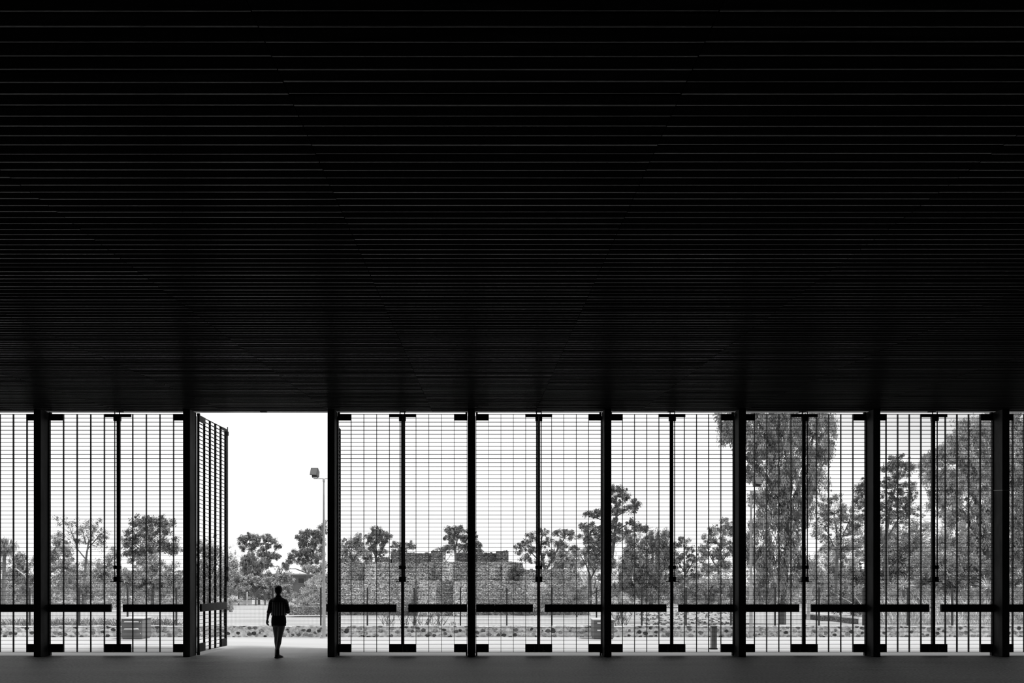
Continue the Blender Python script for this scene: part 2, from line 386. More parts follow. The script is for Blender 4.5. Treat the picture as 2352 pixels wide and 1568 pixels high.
# ------------------------------------------------------------------ floodlight poles
def flood(pxp, ytop, pyb, armx0, armx1, hx, hy, Y, label, s=1):
    x = pX(pxp, Y); zt = pZ(ytop, Y); root = empty('floodlight_pole', (x, Y, 0)); tag(root, label, 'light pole', 'floodlight poles')
    MB().tube([(0, 0, 0), (0, 0, zt-.12), (0, 0, zt)], [.055, .027, .027], 14).build('pole', 'galv', root, True)
    MB().tube([(0, 0, 0), (0, 0, .03)], [.12, .12], 14).build('base_flange', 'galv', root)
    MB().tube([(0, 0, zt-.09), (0, 0, zt-.02)], .04, 12).build('collar', 'galv', root)
    MB().tube([(pX(armx0, Y)-x, 0, zt), (pX(armx1, Y)-x, 0, zt)], .014, 8).build('crossarm', 'galv', root)
    c0 = at(hx, hy, Y)-Vector((x, Y, 0))
    u = MB(); zz = zt+.01; hw = .085
    ya = c0.x
    u.tube([(ya-hw, 0, c0.z-.10), (ya-hw, 0, zz+.03), (ya-hw*.5, 0, zz), (ya+hw*.5, 0, zz), (ya+hw, 0, zz+.03), (ya+hw, 0, c0.z-.10)], .009, 6)
    u.build('yoke', 'lamp', root)
    h = MB()      # tapered housing tilted down towards the paving
    fr_ = [(-.135, -.10, -.10), (.105, -.10, -.13), (.105, -.02, .12), (-.135, -.02, .13)]
    bk = [(-.07, .13, -.10), (.07, .13, -.10), (.07, .15, .02), (-.07, .15, .03)]
    h.hexa([Vector(p) for p in fr_], [Vector(p) for p in bk])
    h.box(-.09, .09, -.05, .09, -.16, -.10)
    ho = h.build('lamp_housing', 'lamp', root, bevel=.006); ho.location = c0; ho.rotation_euler = (0, 0, math.radians(-14*s))
    gl = MB(); gl.hexa([(-.115, -.105, -.085), (.088, -.105, -.108), (.088, -.035, .10), (-.115, -.035, .11)], [(-.115, -.10, -.085), (.088, -.10, -.108), (.088, -.03, .10), (-.115, -.03, .11)])
    gl.build('lamp_glass', 'glass', ho)
flood(744, 1099, 1461, 721, 765, 724, 1083.5, 21.15, 'slim pale pole with one grey floodlight on a crossarm, beside the open doorway')
flood(1725, 1128, 1462, 1722, 1752, 1739, 1104.5, 21.15, 'pale floodlight pole standing in front of the big drooping tree', -1)

# ------------------------------------------------------------------ cabinets and bollard
def cabinet(pl, pr, ytop, Y, side, label):
    x0, x1 = pX(pl, Y), pX(pr, Y); wd = x1-x0; root = empty('utility_cabinet', ((x0+x1)/2, Y+.25, 0)); h = pZ(ytop, Y)
    tag(root, label, 'cabinet', 'grey utility cabinets against the rubble wall')
    hw = wd/2; root.location.y = Y-.30
    dp = .27
    MB().box(-hw, hw, -dp, dp, .045, h-.035).build('cabinet_body', 'cab', root, bevel=.008)
    MB().hexa([(-hw-.03, -dp-.03, h-.035), (hw+.03, -dp-.03, h-.035), (hw+.03, dp+.03, h-.02), (-hw-.03, dp+.03, h-.02)],
              [(-hw-.03, -dp-.03, h-.015), (hw+.03, -dp-.03, h-.015), (hw+.03, dp+.03, h+.015), (-hw-.03, dp+.03, h+.015)]).build('lid', 'cabtop', root)
    MB().box(-hw+.02, hw-.02, -dp+.03, dp-.03, 0, .045).build('plinth', 'bollard', root)
    for z in (h-.12, h-.335):
        m = MB().hexa([(-hw+.10, -dp-.055, z-.012), (hw-.12, -dp-.055, z-.012), (hw-.12, -dp, z), (-hw+.10, -dp, z)], [(-hw+.10, -dp-.055, z), (hw-.12, -dp-.055, z), (hw-.12, -dp, z+.03), (-hw+.10, -dp, z+.03)])
        m.tube([(hw-.12, -dp-.03, z), (hw-.095, -dp-.03, z)], .018, 8); m.build('slot_hood', 'cabtop', root)
    for z in (h-.135, h-.46):
        MB().ball((hw-.055, -dp-.008, z), (.016, .014, .018), 8, 6).build('lock_knob', 'cabtop', root)
cabinet(301, 348, 1416, 21.25, 1, 'grey metal cabinet with two slot hoods, outside the gate bay left of the doorway')
cabinet(1357, 1402, 1419, 21.25, -1, 'grey metal cabinet with two slot hoods, half hidden behind the column in the middle right')
bo = empty('bollard_light', (pX(1639, 17.75), 17.75, 0)); tag(bo, 'knee-high dark grey square bollard standing alone on the paving', 'bollard')
m = MB().box(-.066, -.003, -.055, .055, .03, .575).box(.003, .066, -.055, .055, .03, .575).box(-.05, .05, -.045, .05, .03, .57); m.build('bollard_body', 'bollard', bo)
MB().box(-.068, .068, -.058, .058, .572, .585).build('bollard_cap', 'steel', bo)
MB().box(-.10, .08, -.07, .07, 0, .03).build('base_plate', 'steel', bo)

# ------------------------------------------------------------------ stone ruin
RY = 33.0
def tier(m, px0, px1, pyt, pyb, Y, depth, slope=.12, sl=.0, sr=.0):
    """battered block: px/py of its front face; sl/sr are the extra spread of the ends at the foot (m)"""
    x0, x1 = pX(px0, Y), pX(px1, Y); zt = pZ(pyt, Y); zb = max(pZ(pyb, Y), .05); b = slope*(zt-zb)
    m.hexa([(x0-sl, Y-b, zb), (x1+sr, Y-b, zb), (x1+sr, Y+depth, zb), (x0-sl, Y+depth, zb)], [(x0, Y, zt), (x1, Y, zt), (x1, Y+depth, zt), (x0, Y+depth, zt)])
root = empty('stone_ruin', (0, RY, .1)); tag(root, 'stepped ancient stone platform with broken walls on top, behind the gates right of the doorway', 'ruin')
crr = random.Random(5)
def rb(name, mt, *tiers):
    m = MB()
    for t in tiers:
        tier(m, *t)
        if name in ('upper_wall', 'middle_tier', 'lower_tier'):      # loose stones along the broken crest
            x = pX(t[0], t[4]); xe = pX(t[1], t[4]); zt = pZ(t[2], t[4])
            while x < xe-.12:
                w_ = crr.uniform(.06, .22)
                if crr.random() < .6: m.box(x, min(x+w_, xe), t[4]+crr.uniform(.01, .06), t[4]+crr.uniform(.2, .4), zt-.03, zt+crr.uniform(.01, .055))
                x += w_*1.15
    o = m.build(name, mt); o.parent = root; o.matrix_parent_inverse = Matrix.Translation((0, -RY, -.1)); return o
rb('foundation_course', 'ruindark', (752, 1352, 1404, 1414, RY-.4, 8, .1))
rb('lower_tier', 'ruin', (752, 1330, 1334, 1413, RY, 8, .25, 1.2, .5))
rb('middle_tier', 'ruin', (776, 1000, 1292, 1336, RY+1.6, 6, .1), (1000, 1176, 1290, 1336, RY+1.5, 6, .1), (1176, 1201, 1291, 1336, RY+1.1, 5, .1), (1200, 1322, 1308, 1336, RY+1.8, 5, .1, 0, .4))
rb('upper_wall', 'ruindark', (898, 912, 1267, 1294, RY+3.0, 1, 0), (912, 992, 1270, 1294, RY+3.2, .8, 0), (990, 1016, 1266, 1310, RY+2.6, 1.2, 0),
   (1049, 1142, 1270, 1294, RY+3.2, .8, 0), (1140, 1168, 1265, 1294, RY+2.7, 1.2, 0), (876, 900, 1284, 1294, RY+3, 1, 0))
for t_ in ((962, 1000, 1335, 1412, RY-1.0, 2.0, .35), (1042, 1075, 1335, 1412, RY-1.0, 2, .35)): rb('stair_flank', 'ruinpale', t_)
for t_ in ((838, 862, 1294, 1334, RY+1.2, 1, .1), (1016, 1040, 1296, 1334, RY+1.1, 1, .1), (1154, 1176, 1296, 1334, RY+1.1, 1, .1)): rb('buttress', 'ruinpale', t_)
st = MB()
for k in range(8):
    zt = .1+(k+1)*(pZ(1335, RY)-.1)/8; st.box(pX(998, RY), pX(1044, RY), RY-1.15+k*.16, RY+.6, .05, zt)
o = st.build('stair', 'ruin'); o.parent = root; o.matrix_parent_inverse = Matrix.Translation((0, -RY, -.1))
# rubble terrace right of the ruin
m = MB(); tr_ = random.Random(9)
for k in range(20):
    py = 1401+k*1.9; Y = 2688/(py+2-1330); x = pX(1452+k*2, Y); xe = pX(1712, Y)
    while x < xe:
        w_ = tr_.uniform(.05, .2); y_ = Y+tr_.uniform(-.25, .25); h = tr_.uniform(.0, .055)
        if tr_.random() < .55+.3*math.sin(k*1.1+x*.35):
            b4 = [(x+tr_.uniform(-.03, .03), y_+tr_.uniform(-.03, .03), .06), (x+w_+tr_.uniform(-.03, .03), y_, .06), (x+w_, y_+.16, .06), (x, y_+.15, .06)]
            cx_ = x+w_/2; m.hexa(b4, [(cx_+(q[0]-cx_)*.6+tr_.uniform(-.01, .01), q[1]*.5+(y_+.08)*.5, .1+h+tr_.uniform(-.02, .02)) for q in b4])
        x += w_*tr_.uniform(.95, 1.3)
M['rock'] = mat('rough_dark_rock', .13, .95, .7, 7, .5, contrast=1.5)
tag(m.build('stone_rows', 'rock'), 'low uneven rows of rough dark stones on the ground right of the ruin', 'stones', kind='stuff')
m = MB(); tier(m, 664, 748, 1394, 1412, 31.0, .7, .1)
tag(m.build('low_stone_wall', 'ruindark'), 'low dark stone kerb on the pale ground behind the person', 'wall')
# kerbed planter on the right
m = MB()
pt = [(1888, 1427), (1915, 1428), (1945, 1431), (1972, 1436)]
Yk = [28.2, 27.9, 27.2, 26.0]
pl = empty('kerbed_planter', (pX(1930, 27), 27.5, .1)); tag(pl, 'curved low planter with a white kerb top, behind the fence beyond the gates at right', 'planter')
inv = Matrix.Translation((-pl.location.x, -27.5, -.1))
a = MB(); b_ = MB()
for (p, q), (p2, q2), Ya, Yb in zip(pt[:-1], pt[1:], Yk[:-1], Yk[1:]):
    A, B = pX(p, Ya), pX(p2, Yb)
    a.hexa([(A, Ya, .05), (B, Yb, .05), (B, Yb+1.6, .05), (A, Ya+1.6, .05)], [(A, Ya, .30), (B, Yb, .30), (B, Yb+1.6, .30), (A, Ya+1.6, .30)])
    b_.hexa([(A, Ya-.04, .30), (B, Yb-.04, .30), (B, Yb+1.3, .30), (A, Ya+1.3, .30)], [(A, Ya-.04, .36), (B, Yb-.04, .36), (B, Yb+1.3, .36), (A, Ya+1.3, .36)])
for mm, nm, mt in ((a, 'planter_wall', 'ruindark'), (b_, 'kerb_top', 'roofw')):
    o = mm.build(nm, mt); o.parent = pl; o.matrix_parent_inverse = inv
# houses beyond
def house(px0, px1, pyr, Y, label, wins, thick=.35, over=.5, roofm='roofw'):
    x0, x1 = pX(px0, Y), pX(px1, Y); zt = pZ(pyr, Y); r = empty('house', ((x0+x1)/2, Y, .1)); tag(r, label, 'house'); h = (x1-x0)/2; H = zt-.1
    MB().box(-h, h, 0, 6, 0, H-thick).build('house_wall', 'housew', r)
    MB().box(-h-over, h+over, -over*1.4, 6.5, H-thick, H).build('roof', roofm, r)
    for q0, q1, a0, a1 in wins:
        f = MB().box(pX(q0, Y)-r.location.x, pX(q1, Y)-r.location.x, -.04, 0.05, pZ(a1, Y)-.1, pZ(a0, Y)-.1).build('window', 'cab', r)
        dx = .06
        MB().box(pX(q0, Y)-r.location.x+dx, pX(q1, Y)-r.location.x-dx, -.05, -.03, pZ(a1, Y)-.1+dx, pZ(a0, Y)-.1-dx).build('pane', 'window', f)
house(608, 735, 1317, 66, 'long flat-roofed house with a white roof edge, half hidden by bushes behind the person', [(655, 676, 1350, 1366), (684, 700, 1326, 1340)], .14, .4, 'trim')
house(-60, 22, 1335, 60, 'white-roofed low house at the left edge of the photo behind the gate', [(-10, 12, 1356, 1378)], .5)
# rail fence under the round tree
r = empty('rail_fence', (pX(575, 45), 45, .1)); tag(r, 'low rail fence in the shade under the round leafy tree', 'fence')
MB().box(-.8, 1.1, -.03, .03, .72, .80).box(-.8, 1.1, -.02, .02, .35, .41).build('rail', 'darkbark', r)
for x in (-.75, -.2, .35, .95): MB().box(x-.04, x+.04, -.04, .04, 0, .85).build('post', 'palebark' if abs(x+.2) < .1 else 'darkbark', r)
tag(MB().box(pX(549, 47), pX(579, 47), 47, 47.6, .1, .62).build('white_low_wall', 'roofw'), 'short white wall seen through the gap under the round leafy tree', 'wall')

# ------------------------------------------------------------------ trees and shrubs
def leaves(rng, C, cr, per, L, Wd, droop, stretch):
    n = len(C)*per; c0 = np.repeat(C, per, 0); rad = np.repeat(cr, per)
    d = rng.normal(size=(n, 3)); d /= np.linalg.norm(d, axis=1)[:, None]; r = rng.uniform(.15, 1, n)**.6
    p = c0+d*(rad*r)[:, None]*np.array([1, 1, stretch])
    di = rng.normal(size=(n, 3)); di[:, 2] -= droop*3; di /= np.linalg.norm(di, axis=1)[:, None]
    sd = np.cross(di, rng.normal(size=(n, 3))); sd /= np.linalg.norm(sd, axis=1)[:, None]
    sc = rng.uniform(.65, 1.3, n)[:, None]; l = L*sc; w_ = Wd*sc*.5
    V = np.stack([p-di*l*.5, p+sd*w_, p+di*l*.5, p-sd*w_], 1).reshape(-1, 3)
    return V
def leaf_obj(name, V, m, parent):
    nf = len(V)//4; me = bpy.data.meshes.new(name); me.vertices.add(len(V)); me.vertices.foreach_set('co', V.astype(np.float32).ravel())
    me.loops.add(nf*4); me.loops.foreach_set('vertex_index', np.arange(nf*4, dtype=np.int32))
    me.polygons.add(nf); me.polygons.foreach_set('loop_start', np.arange(0, nf*4, 4, dtype=np.int32))
    me.update(calc_edges=True); me.validate(); me.materials.append(M[m]); o = bpy.data.objects.new(name, me); COL.objects.link(o); o.parent = parent; return o
SEED = [100]
def tree(label, Y, blobs, trunks, name='leafy_tree', cat='tree', lm='f_mid', bm_='bark', lp=4.5, wp=2.4, cl=11, dens=1.0, per=34, droop=0, stretch=1, shell=.55, group='trees beyond the fence', twig=1.0, base=None):
    """blobs: (px, py, rx, ry) masses of the crown; trunks: ([(px,py,r_px),...]) ; all at distance Y, with real depth"""
    SEED[0] += 1; rng = np.random.default_rng(SEED[0]); s = Y/F
    bx_ = base if base else (trunks[0][0][0] if trunks else blobs[0][0])
    root = empty(name, (pX(bx_, Y), Y, .1)); tag(root, label, cat, group); org = np.array(root.location)
    Cs = []; 
    kids = []
    for (px, py, rx, ry) in blobs:
        for _ in range(2):
            a_ = rng.uniform(0, 6.283); f_ = rng.uniform(.28, .5); kids.append((px+.95*rx*math.cos(a_), py+.95*ry*math.sin(a_)*(1 if py < 1330 else .3), rx*f_, ry*f_))
    for (px, py, rx, ry) in list(blobs)+kids:
        rx *= rng.uniform(1.0, 1.28); ry *= rng.uniform(1.0, 1.25); n = max(3, int(dens*2.7*(rx*ry)/(cl*cl)*1.75)); d = rng.normal(size=(n, 3)); d /= np.linalg.norm(d, axis=1)[:, None]
        r = (rng.uniform(.05, 1.12, n)**.62)[:, None]*np.where(rng.random((n, 1)) < .14, 1.3, 1); rd = .5*(rx+ry)*.8
        cc = np.array(at(px, py, Y))+d*r*np.array([max(rx-cl*.35, 2)*s, rd*s, max(ry-cl*.35, 2)*s]); Cs.append(cc)
    C = np.concatenate(Cs)-org; C = C[C[:, 2] > .05*1] if True else C
    V = leaves(rng, C, rng.uniform(.3, 1.15, len(C))*cl*s, int(per*2.2), lp*s*.72, wp*s*.70, droop, stretch)
    V[:, 2] = np.maximum(V[:, 2], .01)
    leaf_obj('foliage', V, lm, root)
    m = MB(); nodes_ = []
    for tr_ in trunks:
        jy = rng.uniform(-6, 6)*s if tr_ is not trunks[0] else 0
        P = []
        for k, (px, py, r) in enumerate(tr_):
            q = np.array(at(px, py, Y))-org; q[1] += jy*k/len(tr_)*2; q[2] = max(q[2], -.05); P.append(q); nodes_.append((q, r))
        if tr_ is trunks[0]: P[0][2] = -.05
        m.tube([tuple(p) for p in P], [t[2]*s for t in tr_], 8)
    if nodes_ and twig:
        NP = np.array([q for q, r in nodes_[1:]] or [nodes_[0][0]])
        pick = rng.permutation(len(C))[:int(len(C)*.4*twig)]
        for i in pick:
            c_ = C[i]; dd = np.linalg.norm(NP-c_, axis=1)+np.where(NP[:, 2] > c_[2]+.1, 3*cl*s, 0); j = int(np.argmin(dd)); a = NP[j]
            mid = a*.5+c_*.5+rng.normal(size=3)*.06*dd[j]; mid[2] -= .04*dd[j]
            m.tube([tuple(a), tuple(mid), tuple(c_)], [.5*s, .35*s, .16*s], 3, False)
    if trunks: m.build('trunk', bm_, root)
    return root
T = tree
# --- left of the doorway
T('palm with drooping fronds at the far left edge', 40, [(8, 1262, 22, 16)], [[(8, 1396, 4), (9, 1330, 3.5), (10, 1258, 3.5)]], name='palm_tree', droop=1.2, stretch=1.5, lp=16, wp=1.6, cl=9, per=30, shell=.3)
T('dense grey-green bush behind the palm at the far left', 52, [(30, 1320, 45, 42), (58, 1300, 28, 26), (60, 1355, 30, 34)], [[(40, 1384, 3), (40, 1320, 2)]], lm='f_mid', name='bushy_tree')
T('small dark tree with a leaning pale stem just left of the leftmost column', 38, [(60, 1352, 22, 24), (66, 1330, 14, 12)], [[(72, 1397, 2.5), (70, 1350, 2), (58, 1322, 1.6), (36, 1305, 1)]], lm='f_dark', bm_='palebark', name='bushy_tree')
T('bushy tree between the leftmost column and the sparse tree', 48, [(128, 1240, 16, 16), (140, 1262, 24, 20), (136, 1310, 34, 38), (160, 1290, 20, 24)], [[(142, 1388, 3), (140, 1320, 2.4), (150, 1270, 1.6)], [(146, 1350, 2), (154, 1300, 1.2)]], lm='f_mid', bm_='palebark')
T('tall sparse open tree in the bay left of the doorway', 46, [(150, 1200, 26, 14), (205, 1208, 34, 18), (232, 1228, 22, 22), (190, 1228, 26, 18), (170, 1240, 18, 16), (238, 1250, 20, 18)],
  [[(196, 1390, 3), (194, 1330, 2.6), (198, 1280, 2.2), (204, 1240, 1.4)], [(198, 1285, 1.6), (180, 1262, 1.2), (168, 1226, .8)], [(200, 1262, 1.5), (226, 1232, 1), (240, 1220, .7)], [(198, 1250, 1.3), (190, 1212, .8)], [(204, 1250, 1), (218, 1215, .6)]],
  lm='f_dark', name='sparse_tree', dens=.55, per=14, cl=8, lp=3.6, wp=2)
T('dark round bush below the tall sparse tree', 41, [(182, 1345, 24, 28), (205, 1362, 20, 20)], [[(190, 1395, 3), (190, 1350, 2)]], lm='f_dark', name='round_bush', cat='bush')
T('pale hazy bush behind the left gate stiles', 60, [(222, 1320, 34, 36), (250, 1298, 24, 22), (254, 1350, 26, 30), (262, 1272, 10, 12)], [[(235, 1376, 2.5), (240, 1310, 1.5)]], lm='f_pale', name='bushy_tree')
T('tall bushy-topped tree in the bay left of the doorway', 50, [(325, 1200, 24, 15), (358, 1194, 22, 12), (382, 1204, 18, 14), (345, 1222, 40, 16), (300, 1238, 20, 16), (350, 1250, 40, 20), (298, 1262, 16, 16), (398, 1256, 18, 20), (325, 1275, 30, 18)],
  [[(345, 1384, 4), (344, 1320, 3.2), (346, 1270, 2.6), (340, 1220, 1.6)], [(346, 1285, 2), (376, 1240, 1.2), (382, 1210, .8)], [(345, 1280, 1.8), (308, 1250, 1)]], lm='f_dark', cl=9)
T('broad dense layered tree below the bushy-topped one', 43, [(350, 1330, 62, 40), (310, 1345, 34, 32), (392, 1340, 32, 34), (350, 1298, 44, 18)], [[(350, 1392, 4), (350, 1330, 3)]], lm='f_mid', name='broad_tree', cl=10)
T('small leafy shrubs seen under the sparse tree', 39, [(150, 1386, 20, 10), (228, 1386, 24, 10), (262, 1380, 16, 14)], [], lm='f_bright', name='low_shrub', cat='shrub', base=200, cl=7, per=20)
T('tree half hidden behind the opened gate leaf', 47, [(470, 1262, 30, 30), (485, 1300, 34, 34), (462, 1330, 34, 40), (500, 1340, 30, 40)], [[(478, 1392, 3.5), (478, 1330, 2.8), (474, 1280, 1.6)]], lm='f_mid')
T('pale feathery tree right of the opened gate leaf', 62, [(522, 1272, 20, 18), (534, 1284, 14, 14), (514, 1296, 14, 12)], [[(524, 1373, 2), (523, 1310, 1.3), (524, 1280, .8)]], lm='f_pale', name='sparse_tree', dens=.6, per=12, cl=7, lp=3, wp=1.4)
# --- through the doorway
T('big soft bush beside the opened gate leaf', 50, [(522, 1322, 26, 26), (540, 1300, 20, 12), (548, 1335, 26, 28), (520, 1355, 26, 28)], [[(528, 1384, 3), (530, 1340, 1.6), (522, 1315, 1)]], lm='f_mid', name='bushy_tree', lp=4)
T('tall double-crowned tree seen through the open doorway, left of the person', 58,
  [(572, 1233, 18, 9), (558, 1243, 10, 12), (588, 1242, 10, 12), (560, 1258, 8, 7), (578, 1258, 12, 14), (577, 1278, 11, 10), (614, 1233, 11, 9), (624, 1240, 9, 10), (610, 1252, 12, 12), (634, 1254, 9, 9), (606, 1272, 10, 12), (630, 1276, 10, 8), (640, 1278, 8, 5), (614, 1296, 10, 8), (597, 1268, 7, 10), (612, 1285, 10, 8)],
  [[(588, 1376, 3.2), (588, 1318, 2.8), (584, 1290, 2.2), (577, 1262, 1.6), (573, 1240, 1)], [(590, 1312, 2.2), (604, 1290, 1.6), (612, 1262, 1.2), (616, 1240, .8)], [(606, 1300, 1.4), (624, 1276, 1), (634, 1260, .7)]], lm='f_dark', cl=6.2, per=34, lp=3.2, wp=2)
T('weeping willow-like tree in front of the double-crowned tree', 54, [(578, 1290, 22, 14), (572, 1306, 22, 16), (590, 1308, 20, 18), (596, 1296, 14, 14)], [[(580, 1379, 3), (580, 1320, 2.4), (582, 1296, 1.5)]], lm='f_dark', name='weeping_tree', droop=1, stretch=1.6, lp=7, wp=1.4, cl=8)
T('round leafy tree behind the person', 46, [(592, 1346, 36, 24), (572, 1352, 22, 22), (614, 1352, 20, 22), (588, 1332, 24, 10), (606, 1366, 18, 12)], [[(595, 1388, 3), (594, 1356, 2.5)]], lm='f_mid', name='round_tree', cl=7.5, lp=4.6, wp=3)
T('small bare-topped tree above the house roof', 60, [(640, 1306, 16, 10), (652, 1314, 12, 10)], [[(644, 1374, 2), (644, 1322, 1.4), (640, 1300, .8)], [(644, 1320, 1), (654, 1300, .6)]], lm='f_pale', name='sparse_tree', dens=.6, per=12, cl=6, lp=3, wp=1.3)
T('soft bush in front of the house wall', 58, [(640, 1330, 22, 14), (625, 1322, 14, 8), (662, 1330, 12, 14)], [[(640, 1376, 2), (640, 1335, 1.3)]], lm='f_mid', name='bushy_tree', cl=7, lp=3.4)
T('low pale-leaved hedge behind the head of the person', 50, [(650, 1348, 20, 6), (640, 1362, 10, 12), (664, 1372, 22, 14), (630, 1372, 16, 12)], [], lm='f_pale', name='hedge', cat='hedge', base=650, cl=6)
T('tall many-branched tree just left of the pale floodlight pole', 52,
  [(700, 1228, 12, 10), (690, 1236, 9, 9), (712, 1222, 13, 9), (728, 1226, 14, 12), (742, 1212, 8, 14), (736, 1240, 13, 12), (708, 1246, 14, 11), (692, 1252, 8, 8), (680, 1272, 15, 9), (668, 1282, 10, 10), (700, 1272, 14, 10), (716, 1265, 14, 14), (728, 1282, 12, 12), (658, 1300, 9, 8), (708, 1290, 14, 10), (690, 1290, 10, 8), (738, 1262, 10, 10)],
  [[(704, 1382, 3.4), (706, 1330, 2.8), (712, 1296, 2.2), (722, 1262, 1.5), (736, 1225, .9)], [(706, 1318, 2), (694, 1298, 1.3), (672, 1282, .8)], [(710, 1300, 1.6), (706, 1262, 1.1), (702, 1236, .7)], [(706, 1316, 1.6), (680, 1306, 1), (662, 1306, .6)]], lm='f_dark', cl=6.8, per=36, lp=3.4, wp=2.2)
T('pale bush under the many-branched tree', 50, [(728, 1312, 20, 10), (712, 1304, 14, 8), (742, 1300, 10, 10)], [[(728, 1383, 2), (728, 1320, 1.4)]], lm='f_pale', name='bushy_tree', cl=7)
T('whitish twiggy shrub growing over the left slope of the ruin', 34, [(726, 1328, 15, 10), (716, 1342, 16, 8), (700, 1358, 18, 9), (736, 1348, 12, 10), (686, 1378, 16, 8), (672, 1392, 9, 6), (712, 1376, 22, 12), (730, 1370, 16, 16), (706, 1392, 20, 6)],
  [[(716, 1407, 2), (714, 1380, 1.5), (722, 1345, 1), (732, 1325, .7)], [(712, 1390, 1.2), (694, 1364, .9), (684, 1372, .6)], [(716, 1385, 1.2), (738, 1360, .8), (744, 1340, .6)], [(710, 1398, 1), (682, 1386, .7), (668, 1394, .5)]], lm='f_bright', bm_='palebark', name='twiggy_shrub', cat='shrub', cl=6.5, dens=.8, per=16, lp=3.6, wp=1.6)
T('dark bush filling the slope behind the whitish shrub', 37, [(722, 1352, 26, 26), (694, 1378, 24, 16), (740, 1335, 12, 20)], [], lm='f_mid', name='round_bush', cat='bush', base=715, cl=8)
T('bright-leaved shrub beside the fence post right of the opened leaf', 42, [(532, 1380, 17, 11), (522, 1390, 16, 8)], [], lm='f_bright', name='low_shrub', cat='shrub', base=530, cl=6, per=18)
T('grey low shrub at the foot of the opened gate leaf', 36, [(522, 1396, 15, 9)], [], lm='f_mid', name='low_shrub', cat='shrub', base=522, cl=6)
# --- behind the ruin
T('spreading tree behind the left end of the ruin', 48, [(800, 1248, 22, 14), (820, 1240, 16, 12), (790, 1268, 14, 12), (830, 1262, 20, 14), (806, 1284, 22, 14), (784, 1300, 12, 18)], [[(806, 1388, 3), (806, 1320, 2.6), (808, 1282, 2), (800, 1255, 1.2)], [(808, 1290, 1.4), (826, 1262, 1)]], lm='f_mid', cl=7.5, lp=3.6, wp=2.2)
T('tall clumpy tree behind the left end of the ruin', 50, [(864, 1218, 14, 9), (850, 1228, 12, 9), (876, 1228, 14, 9), (862, 1244, 20, 10), (884, 1244, 12, 9), (850, 1262, 14, 9), (872, 1268, 14, 10), (880, 1284, 14, 10), (846, 1284, 12, 10), (892, 1232, 8, 6)],
  [[(864, 1388, 3), (864, 1310, 2.6), (862, 1270, 2), (863, 1225, 1.1)], [(864, 1290, 1.4), (882, 1256, 1)], [(863, 1280, 1.4), (848, 1240, .9)]], lm='f_dark', cl=6.5, lp=3.4, wp=2.1)
T('small open tree left of the upper walls of the ruin', 52, [(912, 1252, 14, 8), (936, 1250, 12, 8), (948, 1258, 8, 8), (920, 1266, 18, 8), (904, 1270, 12, 10)], [[(920, 1384, 2.4), (920, 1300, 2), (924, 1262, 1.2)]], lm='f_dark', cl=5.5, dens=.8, per=22, lp=3, wp=1.8)
T('low shrubs growing on top of the ruin', 40, [(1002, 1262, 8, 5), (1020, 1268, 7, 12), (1034, 1262, 6, 10)], [[(1022, 1396, 1.2), (1022, 1290, 1), (1024, 1262, .6)]], lm='f_dark', name='small_tree', cl=5, dens=.6, per=16, lp=3, wp=1.5)
T('clumpy tree rising behind the column that splits the ruin', 54, [(1040, 1215, 16, 8), (1060, 1218, 18, 9), (1030, 1230, 12, 10), (1050, 1236, 18, 10), (1078, 1232, 18, 14), (1092, 1250, 12, 12), (1036, 1252, 12, 8), (1064, 1256, 16, 10), (1100, 1264, 10, 7), (1024, 1262, 9, 9)],
  [[(1048, 1381, 3.4), (1048, 1300, 2.8), (1046, 1262, 2.2), (1052, 1228, 1.1)], [(1047, 1275, 1.6), (1072, 1248, 1.1), (1088, 1240, .7)], [(1047, 1270, 1.5), (1032, 1240, .9)]], lm='f_dark', cl=6.8, per=32, lp=3.5, wp=2.2)
T('wide open-crowned tree behind the right end of the ruin', 48,
  [(1248, 1222, 14, 9), (1284, 1224, 18, 9), (1310, 1230, 12, 10), (1224, 1234, 16, 9), (1204, 1246, 14, 9), (1192, 1262, 12, 10), (1252, 1246, 18, 10), (1286, 1250, 18, 9), (1222, 1262, 16, 10), (1260, 1272, 18, 12), (1210, 1284, 14, 10), (1240, 1294, 16, 10), (1316, 1258, 12, 10)],
  [[(1256, 1388, 4), (1256, 1330, 3.2), (1250, 1298, 2.6), (1240, 1262, 1.6), (1246, 1228, .9)], [(1254, 1310, 2.2), (1276, 1270, 1.5), (1296, 1236, .9)], [(1250, 1300, 1.8), (1222, 1270, 1.1), (1200, 1254, .7)], [(1256, 1318, 1.6), (1290, 1285, 1), (1312, 1256, .7)]], lm='f_dark', cl=6.8, dens=.9, per=28, lp=3.5, wp=2.1)
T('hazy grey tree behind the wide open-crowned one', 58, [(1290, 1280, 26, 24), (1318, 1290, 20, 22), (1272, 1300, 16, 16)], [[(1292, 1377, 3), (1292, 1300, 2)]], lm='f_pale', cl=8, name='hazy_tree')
T('dark bush at the right-hand foot of the ruin', 31, [(1322, 1352, 24, 18), (1334, 1376, 20, 14), (1310, 1384, 18, 12)], [[(1325, 1417, 2), (1325, 1370, 1.4)]], lm='f_mid', name='round_bush', cat='bush')
T('dark shrub on the step of the ruin right of the middle', 34.0, [(1188, 1312, 12, 18), (1180, 1325, 12, 10)], [[(1188, 1407, 1.5), (1188, 1320, 1)]], lm='f_dark', name='round_bush', cat='bush', cl=7)
T('pale creeper hanging on the lower wall of the ruin', 32.2, [(1228, 1362, 14, 24), (1222, 1390, 12, 14), (1244, 1348, 10, 12)], [[(1228, 1412, 1.2), (1228, 1380, .9), (1232, 1350, .6)]], lm='f_bright', name='creeper', cat='climbing plant', cl=7, dens=.7, per=16)
